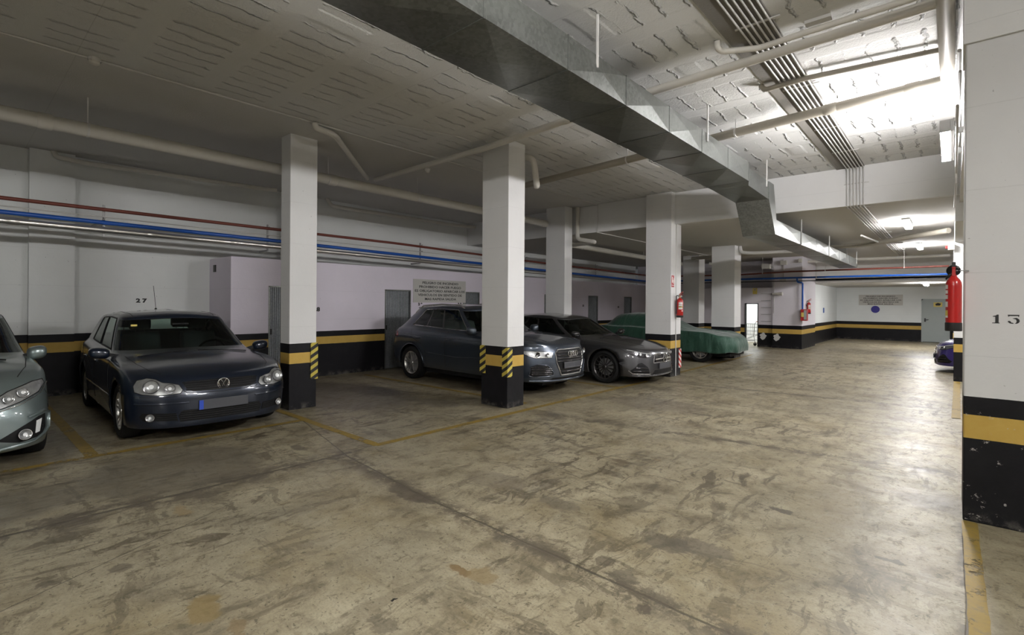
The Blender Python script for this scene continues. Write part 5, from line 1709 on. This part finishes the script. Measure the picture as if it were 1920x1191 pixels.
    for zz in (0.42, 0.47, 0.60, 0.65, 0.70, 0.75):
        w_ = 0.30 + (zz - 0.36) * 0.30 if zz < 0.58 else 0.38
        c.line('grille_slat', [(-w_, zz), (w_, zz)], M['gloss_black'], 0.010, 'F', 1, g, 0.014)
    rg = None
    for k, yy in enumerate((-0.093, -0.031, 0.031, 0.093)):
        p, n = c.proj(yy, 0.725, 'F')
        ctr = p + Vector((0.04, 0, 0))
        MB().tube([ctr + Vector((0, math.cos(a), math.sin(a))) * 0.046 for a in [2 * PI * q / 28 for q in range(28)]], 0.0065, 8, closed=True).build('badge_ring', M['chrome'], c.root, local=True, smooth=60)
    p, n = c.proj(0, 0.53, 'F')
    MB().box(p.x + 0.01, p.x + 0.028, -0.26, 0.26, 0.475, 0.585, bev=0.003).build('number_plate', M['plate'], c.root, local=True)
    lp = c.patch('lower_intake', [(-0.52, 0.285), (0.52, 0.285), (0.46, 0.32), (-0.46, 0.32)], M['trim_black'], 'F', 0.003)
    c.line('skid_strip', [(-0.80, 0.275), (-0.5, 0.268), (0.5, 0.268), (0.80, 0.275)], paint, 0.014, 'F', 1, None, 0.006)
    c.cabin(-1.25, 0.72, 0.68, 1.5, -2.15, 'cabin_l')
    MB().box(-1.00, -0.97, -0.10, 0.10, 1.36, 1.42, bev=0.01).build('interior_mirror', M['trim_black'], c.root, local=True)
    p, n = c.proj(-2.75, 0.0, 'T')
    MB().prism([p + Vector((0.06, -0.015, 0)), p + Vector((-0.06, -0.015, 0)), p + Vector((-0.07, -0.015, 0.07))], (0, 0.03, 0)).build('fin_aerial', M['black'], c.root, local=True)
    return c


suv()


# ------------------------------------------------------------------ low hatchback shape shared by the dark grey and the violet car
def low_hatch(label, loc, rz, paint, name='parked_car', lamp=True):
    Lp = [
        dict(xf=0.76, xr=-3.30, W=0.74, Rf=0.5, Rr=0.4, z=[(-3.5, 0.32), (-3.0, 0.22), (0, 0.18), (0.9, 0.16)]),
        dict(xf=0.87, xr=-3.42, W=0.86, Rf=0.62, Rr=0.42, z=[(-3.5, 0.34), (-2.9, 0.22), (0.1, 0.19), (0.9, 0.165)], nf=2.6),
        dict(xf=0.90, xr=-3.46, W=0.885, Rf=0.66, Rr=0.42, z=[(-3.5, 0.42), (0.1, 0.36), (0.9, 0.27)], nf=2.6),
        dict(xf=0.89, xr=-3.48, W=0.898, Rf=0.70, Rr=0.42, z=[(-3.5, 0.56), (-1.5, 0.55), (0.9, 0.42)], nf=2.5),
        dict(xf=0.875, xr=-3.47, W=0.896, Rf=0.74, Rr=0.42, z=[(-3.5, 0.72), (-1.5, 0.70), (0.3, 0.63), (0.9, 0.555)], nf=2.4),
        dict(xf=0.84, xr=-3.42, W=0.886, Rf=0.76, Rr=0.42, z=[(-3.5, 0.88), (-1.5, 0.81), (0.0, 0.75), (0.5, 0.69), (0.9, 0.64)], nf=2.4),
        dict(xf=0.78, xr=-3.38, W=0.858, Rf=0.76, Rr=0.42, z=[(-3.5, 0.95), (-2.8, 0.95), (-1.5, 0.875), (-0.5, 0.84), (0.1, 0.795), (0.45, 0.74), (0.9, 0.685)], nf=2.5, cr=0.01),
        dict(xf=0.25, xr=-3.34, W=0.82, Rf=0.66, Rr=0.42, z=[(-3.5, 0.98), (-2.8, 0.985), (-1.5, 0.90), (-0.6, 0.865), (0.2, 0.82), (0.3, 0.80)], nf=2.6, cr=0.03),
        dict(xf=-0.36, xr=-3.32, W=0.785, Rf=0.52, Rr=0.42, z=[(-3.5, 1.01), (-2.8, 1.01), (-1.5, 0.93), (-0.7, 0.895), (-0.3, 0.885)], nf=2.5, cr=0.03),
        dict(xf=-1.16, xr=-3.02, W=0.60, Rf=0.36, Rr=0.60, z=[(-3.1, 1.20), (-2.7, 1.275), (-2.1, 1.315), (-1.55, 1.305), (-1.1, 1.26)], nf=2.8, nr=2.4, cr=0.035),
        dict(xf=-1.30, xr=-3.05, W=0.53, Rf=0.34, Rr=0.4, z=[(-3.1, 1.24), (-2.7, 1.30), (-2.1, 1.34), (-1.6, 1.335), (-1.2, 1.29)], nf=2.8, nr=3.0, cr=0.035),
        dict(xf=-1.80, xr=-2.85, W=0.001, Rf=0.30, Rr=0.3, z=[(-2.9, 1.345), (-2.1, 1.39), (-1.6, 1.38)]),
    ]
    sub = [1, 4, 4, 4, 4, 3, 2, 2, 6, 2, 6]
    c = Car(name, label, loc, rz, paint, Lp, 8, sub, [(0, 0.33), (-2.729, 0.33)], 0.375, M['glass_d'], [(16, 40), (42, 56), (57, 68)], 13, 9)
    for s in (1, -1):
        c.window_frame(16, 68, M['gloss_black'], 0.009, (s,))
        for x in (0, -2.729):
            c.wheel(x, 0.895, s, 0.33, 0.245, M['alloy_dark'], 14, 'thin', 0.22)
        c.mirror(-0.66, 0.82, 0.965, s, M['gloss_black'], (0.10, 0.21, 0.13))
        c.line('door_gap', [(-0.46, 0.90), (-0.48, 0.7), (-0.44, 0.30)], M['sill_gap'], 0.0035, 'S', s)
        c.line('door_gap', [(-1.56, 0.93), (-1.58, 0.6), (-1.54, 0.30)], M['sill_gap'], 0.0035, 'S', s)
        c.line('shoulder_crease', [(0.2, 0.76), (-0.6, 0.77), (-2.6, 0.83)], paint, 0.006, 'S', s)
        for hx in (-1.40, -2.42):
            p, n = c.proj(hx, 0.81, 'S', s)
            MB().box(p.x - 0.11, p.x + 0.09, p.y - 0.02, p.y + 0.022, 0.798, 0.824, bev=0.01).build('door_handle', paint, c.root, local=True, smooth=50)
        poly = [(0.415, 0.60), (0.44, 0.565), (0.60, 0.55), (0.70, 0.565), (0.80, 0.625), (0.845, 0.715), (0.80, 0.715), (0.64, 0.655)]
        hl = c.patch('headlight', poly, M['lens_d'], 'F', 0.005, s, step=0.03)
        c.line('headlight_rim', poly, M['sill_gap'], 0.004, 'F', s, hl, 0.005, True)
        c.line('daylight_strip', [(0.45, 0.615), (0.63, 0.645), (0.80, 0.70)], M['lens_w'], 0.005, 'F', s, hl, 0.008)
        c.line('daylight_strip', [(0.44, 0.612), (0.45, 0.575), (0.50, 0.563)], M['lens_w'], 0.006, 'F', s, hl, 0.008)
        for yy, zz in ((0.56, 0.592), (0.67, 0.615)):
            p, n = c.proj(yy, zz, 'F', s)
            ax = (n + Vector((1, 0, 0))).normalized()
            c.blob('projector', p + ax * 0.02, ax, 0.030, 0.014, M['lens_w'], hl, M['chrome'])
        poly = [(0.52, 0.235), (0.80, 0.25), (0.83, 0.30), (0.72, 0.44), (0.66, 0.455), (0.55, 0.36)]
        ig = c.patch('side_intake', poly, M['trim_black'], 'F', 0.002, s)
        for zz, a_, b_ in ((0.28, 0.56, 0.80), (0.34, 0.56, 0.77), (0.40, 0.62, 0.73)):
            c.line('intake_fin', [(a_, zz), (b_, zz + 0.012)], M['gloss_black'], 0.009, 'F', s, ig, 0.016)
        c.line('intake_edge', [(0.50, 0.225), (0.80, 0.24), (0.84, 0.30)], M['silver'] if lamp else paint, 0.006, 'F', s, ig, 0.006)
        c.line('bonnet_gap', [(-0.40, 0.74), (0.1, 0.70), (0.45, 0.60), (0.66, 0.42)], M['sill_gap'], 0.003, 'T', s)
        c.line('bonnet_dome', [(-0.30, 0.46), (0.60, 0.33)], paint, 0.007, 'T', s)
        c.line('wiper', [(-0.26, 0.60), (-0.34, 0.05)], M['trim_black'], 0.007, 'T', s, None, 0.012)
    poly = [(-0.31, 0.61), (0.31, 0.61), (0.345, 0.58), (0.40, 0.44), (-0.40, 0.44), (-0.345, 0.58)]
    g = c.patch('grille', poly, M['gloss_black'], 'F', 0.003)
    c.line('grille_frame', poly, M['silver'], 0.006, 'F', 1, g, 0.005, True)
    for s in (1, -1):
        c.line('grille_bar', [(0.08, 0.515), (0.34, 0.505)], M['silver'], 0.011, 'F', s, g, 0.016)
    rnd = random.Random(3)
    st = MB()
    for r_ in range(5):
        for k in range(-8, 9):
            yy = k * 0.042 + (r_ % 2) * 0.021
            if abs(yy) < 0.33 and abs(yy) > 0.09:
                p, n = c.proj(yy, 0.465 + r_ * 0.03, 'F')
                st.box(p.x + 0.002, p.x + 0.008, yy - 0.005, yy + 0.005, p.z - 0.004, p.z + 0.004)
    st.build('grille_pins', M['silver'], g, local=True)
    lowp = c.patch('lower_intake', [(-0.45, 0.215), (0.45, 0.215), (0.38, 0.30), (-0.38, 0.30)], M['trim_black'], 'F', 0.003)
    c.line('lower_lip', [(-0.80, 0.20), (-0.5, 0.19), (0.5, 0.19), (0.80, 0.20)], paint, 0.010, 'F', 1, None, 0.006)
    p, n = c.proj(0, 0.37, 'F')
    MB().box(p.x + 0.006, p.x + 0.024, -0.26, 0.26, 0.315, 0.425, bev=0.003).build('number_plate', M['plate'], c.root, local=True)
    c.cabin(-1.38, 0.58, 0.66, 1.4, -2.25, 'cabin')
    return c


def star(c):
    p, n = c.proj(0, 0.52, 'F')
    ctr = p + Vector((0.03, 0, 0))
    b = MB().tube([ctr + Vector((0, math.cos(a), math.sin(a))) * 0.082 for a in [2 * PI * k / 32 for k in range(32)]], 0.006, 8, closed=True).build('badge', M['chrome'], c.root, local=True, smooth=60)
    mb = MB()
    for k in range(3):
        a = PI / 2 + k * 2 * PI / 3
        tip = ctr + Vector((0, math.cos(a), math.sin(a))) * 0.080
        l = ctr + Vector((0, math.cos(a + PI / 3), math.sin(a + PI / 3))) * 0.015
        r = ctr + Vector((0, math.cos(a - PI / 3), math.sin(a - PI / 3))) * 0.015
        top = ctr + Vector((0.010, 0, 0))
        mb.add([tip, l, ctr, r, top], [(0, 1, 4), (0, 4, 3), (0, 3, 2), (0, 2, 1)])
    mb.build('badge_star', M['chrome'], b, local=True)


mc = low_hatch('dark grey low hatchback with black multi spoke wheels and a three pointed star', (-5.33, 9.78, 0), 0, car_paint('graphite paint', (0.052, 0.052, 0.055), 0.34, 0.6))
star(mc)
low_hatch('violet car nose showing behind the far right column', (0.55, 16.75, 0), PI, car_paint('violet paint', (0.030, 0.018, 0.13), 0.3, 0.4), lamp=False)


# ------------------------------------------------------------------ silver small car at the left edge
def jazz():
    Lp = [
        dict(xf=0.68, xr=-3.00, W=0.70, Rf=0.5, Rr=0.4, z=[(-3.2, 0.28), (-2.8, 0.20), (0, 0.18), (0.9, 0.17)]),
        dict(xf=0.76, xr=-3.10, W=0.815, Rf=0.52, Rr=0.40, z=[(-3.2, 0.30), (-2.8, 0.21), (0.1, 0.19), (0.9, 0.18)]),
        dict(xf=0.80, xr=-3.14, W=0.842, Rf=0.56, Rr=0.40, z=[(-3.2, 0.40), (0.1, 0.36), (0.9, 0.30)], nf=2.6),
        dict(xf=0.81, xr=-3.16, W=0.847, Rf=0.62, Rr=0.40, z=[(-3.2, 0.56), (-1.5, 0.56), (0.9, 0.48)], nf=2.4),
        dict(xf=0.78, xr=-3.14, W=0.845, Rf=0.66, Rr=0.40, z=[(-3.2, 0.74), (-1.5, 0.70), (0.3, 0.68), (0.9, 0.62)], nf=2.3),
        dict(xf=0.70, xr=-3.08, W=0.832, Rf=0.66, Rr=0.40, z=[(-3.2, 0.94), (-1.5, 0.88), (0.0, 0.86), (0.5, 0.79), (0.9, 0.72)], nf=2.3),
        dict(xf=0.60, xr=-3.04, W=0.805, Rf=0.64, Rr=0.40, z=[(-3.2, 1.02), (-2.4, 1.00), (-1.5, 0.95), (-0.5, 0.93), (0.1, 0.90), (0.45, 0.85), (0.9, 0.79)], nf=2.4, cr=0.01),
        dict(xf=0.25, xr=-3.02, W=0.77, Rf=0.66, Rr=0.40, z=[(-3.2, 1.05), (-2.4, 1.03), (-1.5, 0.98), (-0.4, 0.96), (0.2, 0.93)], nf=2.5, cr=0.03),
        dict(xf=-0.10, xr=-3.00, W=0.74, Rf=0.56, Rr=0.40, z=[(-3.2, 1.08), (-2.4, 1.06), (-1.5, 1.01), (-0.5, 0.98), (0, 0.985)], nf=2.4, cr=0.03),
        dict(xf=-1.00, xr=-2.90, W=0.57, Rf=0.34, Rr=0.34, z=[(-3.0, 1.42), (-2.4, 1.45), (-1.7, 1.455), (-1.3, 1.44), (-0.95, 1.40)], nf=2.8, nr=3.0, cr=0.045),
        dict(xf=-1.14, xr=-2.84, W=0.50, Rf=0.34, Rr=0.3, z=[(-3.0, 1.44), (-2.4, 1.475), (-1.7, 1.485), (-1.3, 1.47), (-1.0, 1.43)], nf=2.8, nr=3.2, cr=0.045),
        dict(xf=-1.50, xr=-2.60, W=0.001, Rf=0.30, Rr=0.3, z=[(-2.7, 1.51), (-1.9, 1.53), (-1.4, 1.51)]),
    ]
    sub = [1, 4, 4, 4, 4, 3, 2, 2, 6, 2, 6]
    paint = car_paint('pale grey paint', (0.20, 0.245, 0.245), 0.33, 0.6)
    c = Car('parked_car', 'pale grey small car cut off by the left edge of the picture', (-7.33, -0.11, 0), 0, paint, Lp, 8, sub,
            [(0, 0.30), (-2.53, 0.30)], 0.345, M['glass'], [(16, 38), (40, 62)], 13, 10)
    for s in (1, -1):
        c.window_frame(16, 62, M['trim_black'], 0.009, (s,))
        for x in (0, -2.53):
            c.wheel(x, 0.84, s, 0.30, 0.205, M['silver'], 5, 'twin', 0.185)
        c.mirror(-0.52, 0.70, 1.01, s, paint, (0.10, 0.17, 0.15))
        c.line('door_gap', [(-0.50, 0.93), (-0.50, 0.6), (-0.46, 0.32)], M['sill_gap'], 0.0035, 'S', s)
        c.line('door_gap', [(-1.45, 0.96), (-1.47, 0.6), (-1.44, 0.30)], M['sill_gap'], 0.0035, 'S', s)
        c.line('bonnet_gap', [(-0.30, 0.72), (0.15, 0.68), (0.45, 0.60)], M['sill_gap'], 0.004, 'T', s)
        # swept headlamp
        poly = [(0.36, 0.635), (0.40, 0.60), (0.46, 0.585), (0.60, 0.625), (0.745, 0.69), (0.80, 0.76), (0.785, 0.80), (0.70, 0.795), (0.52, 0.735)]
        hl = c.patch('headlight', poly, M['lens'], 'F', 0.005, s, step=0.03)
        c.line('headlight_rim', poly, M['sill_gap'], 0.005, 'F', s, hl, 0.005, True)
        am = c.patch('indicator', [(0.36, 0.635), (0.40, 0.60), (0.44, 0.600), (0.44, 0.665)], M['amber'], 'F', 0.009, s, parent=hl)
        for yy, zz, rr in ((0.52, 0.665, 0.038), (0.62, 0.705, 0.042)):
            p, n = c.proj(yy, zz, 'F', s)
            ax = (n + Vector((1.2, 0, 0.2))).normalized()
            c.blob('reflector', p + ax * 0.02, ax, rr, 0.016, M['lens_w'], hl, M['chrome'])
        c.line('lamp_underline', [(0.30, 0.585), (0.45, 0.565), (0.62, 0.61), (0.76, 0.68), (0.82, 0.76)], M['chrome'], 0.006, 'F', s, hl, 0.010)
        # fog lamp pocket with the light coloured blade
        fp = c.patch('fog_pocket', [(0.44, 0.30), (0.60, 0.25), (0.765, 0.27), (0.80, 0.34), (0.80, 0.47), (0.74, 0.46), (0.60, 0.39)], M['trim_black'], 'F', 0.002, s)
        p, n = c.proj(0.63, 0.325, 'F', s)
        ax = (n + Vector((1.2, 0, 0))).normalized()
        c.blob('fog_lamp', p + ax * 0.018, ax, 0.048, 0.022, M['lens_w'], fp, M['chrome'])
        c.patch('fog_blade', [(0.715, 0.31), (0.745, 0.315), (0.765, 0.435), (0.725, 0.425)], M['lens_w'], 'F', 0.008, s, parent=fp)
        c.line('bumper_lip', [(0.0, 0.205), (0.45, 0.215), (0.70, 0.235), (0.83, 0.31), (0.835, 0.46), (0.78, 0.505), (0.66, 0.47)], paint, 0.016, 'F', s, None, 0.004)
        c.line('bumper_gap', [(0.80, 0.70), (0.838, 0.62), (0.843, 0.50)], M['sill_gap'], 0.003, 'F', s)
        c.line('wiper', [(-0.05, 0.55), (-0.10, 0.05)], M['trim_black'], 0.008, 'T', s, None, 0.012)
    g = c.patch('grille', [(-0.42, 0.62), (-0.36, 0.56), (0.36, 0.56), (0.42, 0.62), (0.36, 0.66), (-0.36, 0.66)], M['gloss_black'], 'F', 0.003)
    c.line('grille_bar', [(-0.42, 0.635), (0.42, 0.635)], M['chrome'], 0.012, 'F', 1, g, 0.010)
    lg = c.patch('lower_grille', [(-0.42, 0.25), (0.42, 0.25), (0.36, 0.40), (-0.36, 0.40)], M['trim_black'], 'F', 0.003)
    p, n = c.proj(0, 0.46, 'F')
    MB().box(p.x + 0.004, p.x + 0.018, -0.26, 0.26, 0.41, 0.52, bev=0.003).build('number_plate', M['plate'], c.root, local=True)
    c.cabin(-1.10, 0.64, 0.62, 1.4, -2.00, 'cabin_l')
    return c


jazz()


# ------------------------------------------------------------------ car under a green cloth cover
def covered():
    loc = (-5.32, 14.86, 0)
    root = thing('covered_car', 'car hidden under a dark green cloth cover between two columns', 'car', loc)
    t = NT('green cover cloth')
    tc = t.n('ShaderNodeTexCoord').outputs['Object']
    nz = t.noise(tc, 2.5, 5, 0.6)
    col = t.mix(nz, (0.005, 0.042, 0.024), (0.010, 0.070, 0.040))
    fold = t.noise(t.mapv(tc, (2.4, 1.2, 0.8), (0.3, 0.5, 0.4)), 2.2, 5, 0.55, 0.6)
    t.P(Base_Color=col, Roughness=0.62, Normal=t.bump(fold, 0.9, 0.06))
    t.b.inputs['Sheen Weight'].default_value = 0.3
    L = [
        (0.90, -3.45, 0.93, 0.45, 0.45, [(-3.5, 0.34), (-1.5, 0.27), (0, 0.29), (0.9, 0.30)], 2.8),
        (0.93, -3.47, 0.935, 0.50, 0.45, [(-3.5, 0.50), (0.9, 0.45)], 2.7),
        (0.90, -3.46, 0.93, 0.55, 0.45, [(-3.5, 0.75), (-1, 0.72), (0.9, 0.60)], 2.6),
        (0.76, -3.40, 0.90, 0.60, 0.45, [(-3.5, 0.94), (-1, 0.90), (0.2, 0.84), (0.9, 0.70)], 2.6),
        (0.20, -3.30, 0.83, 0.55, 0.45, [(-3.5, 0.96), (-1, 0.92), (0.3, 0.79)], 2.6),
        (-0.50, -3.20, 0.79, 0.45, 0.45, [(-3.5, 1.00), (-1, 0.94), (-0.4, 0.89)], 2.6),
        (-1.15, -2.90, 0.64, 0.4, 0.5, [(-3.5, 1.20), (-2.0, 1.27), (-1.2, 1.18)], 2.6),
        (-1.40, -2.75, 0.50, 0.35, 0.4, [(-3.5, 1.26), (-2.0, 1.335), (-1.3, 1.27)], 2.6),
        (-1.75, -2.5, 0.001, 0.2, 0.2, [(-3.5, 1.30), (-2.0, 1.36), (-1.6, 1.33)], 2.6)]
    sub = [4, 4, 5, 6, 6, 6, 3, 5]
    rings = []
    NF, NS, NR = 24, 70, 18
    nu = NF + NS + NR
    for (xf, xr, W, Rf, Rr, zk, n) in L:
        ring = []
        for i in range(nu + 1):
            if i <= NF:
                th = PI / 2 * i / NF
                y = W * spow(math.sin(th), 2 / n)
                x = xf - Rf * (1 - spow(math.cos(th), 2 / n))
            elif i <= NF + NS:
                s = (i - NF) / NS
                x = (xf - Rf) + ((xr + Rr) - (xf - Rf)) * s
                y = W
            else:
                th = PI / 2 * (nu - i) / NR
                y = W * spow(math.sin(th), 2 / n)
                x = xr + Rr * (1 - spow(math.cos(th), 2 / n))
            ring.append((x, y, lerp_keys(zk, x)))
        rings.append(ring)
    vs, idx, fs = [], {}, []
    for side in (1, -1):
        for i in range(nu + 1):
            c = [[r[i][k] for r in rings] for k in range(3)]
            g = list(zip(*(mono(c[k], k, sub) for k in range(3))))
            for j, (x, y, z) in enumerate(g):
                if abs(y) < 2e-3:
                    y = 0
                if side == -1 and (y == 0 or i in (0, nu)):
                    if (1, i, j) in idx:
                        idx[(side, i, j)] = idx[(1, i, j)]
                        continue
                # hanging folds: vertical pleats near the hem, sags on the bonnet
                low = max(0, 1 - (z - 0.28) / 0.5)
                u = x * 5.5 + y * 4 * side
                amp = 0.022 * low
                d = amp * (math.sin(u * 2.1 + z * 3) + 0.6 * math.sin(u * 4.7 + 1.3 + side))
                nx_, ny_ = (x + 1.3) / 2.3, y / 0.95
                l_ = math.hypot(nx_, ny_) + 1e-6
                zz = z + 0.018 * low * math.sin(u * 1.3) - 0.012 * math.sin(x * 6 + y * 9 * side) * (1 - low) * 0.6
                idx[(side, i, j)] = len(vs)
                vs.append(Vector((x + d * nx_ / l_, side * (y + d * ny_ / l_), zz)))
    nv = sum(sub) + 1
    for side in (1, -1):
        for i in range(nu):
            for j in range(nv - 1):
                q = [idx[(side, i, j)], idx[(side, i + 1, j)], idx[(side, i + 1, j + 1)], idx[(side, i, j + 1)]]
                qq = []
                for k in q:
                    if k not in qq:
                        qq.append(k)
                if len(qq) >= 3:
                    fs.append(tuple(qq if side == 1 else qq[::-1]))
    o = MB().add(vs, fs).build('cloth_cover', t.m, root, local=True, smooth=180)
    so = o.modifiers.new('t', 'SOLIDIFY')
    so.thickness = 0.006
    so.offset = -1
    # wheels and underside showing below the hem
    class W_:
        pass
    w_ = W_()
    w_.root = root
    for x in (0, -2.6):
        for s in (1, -1):
            Car.wheel(w_, x, 0.85, s, 0.32, 0.21, M['silver'], 7, 'single', 0.2)
    MB().box(-3.1, 0.62, -0.62, 0.62, 0.18, 0.45).build('underbody', M['trim_black'], root, local=True)
    MB().box(0.35, 0.75, -0.6, 0.6, 0.19, 0.28, bev=0.02).build('front_bumper', M['trim_black'], root, local=True)


covered()
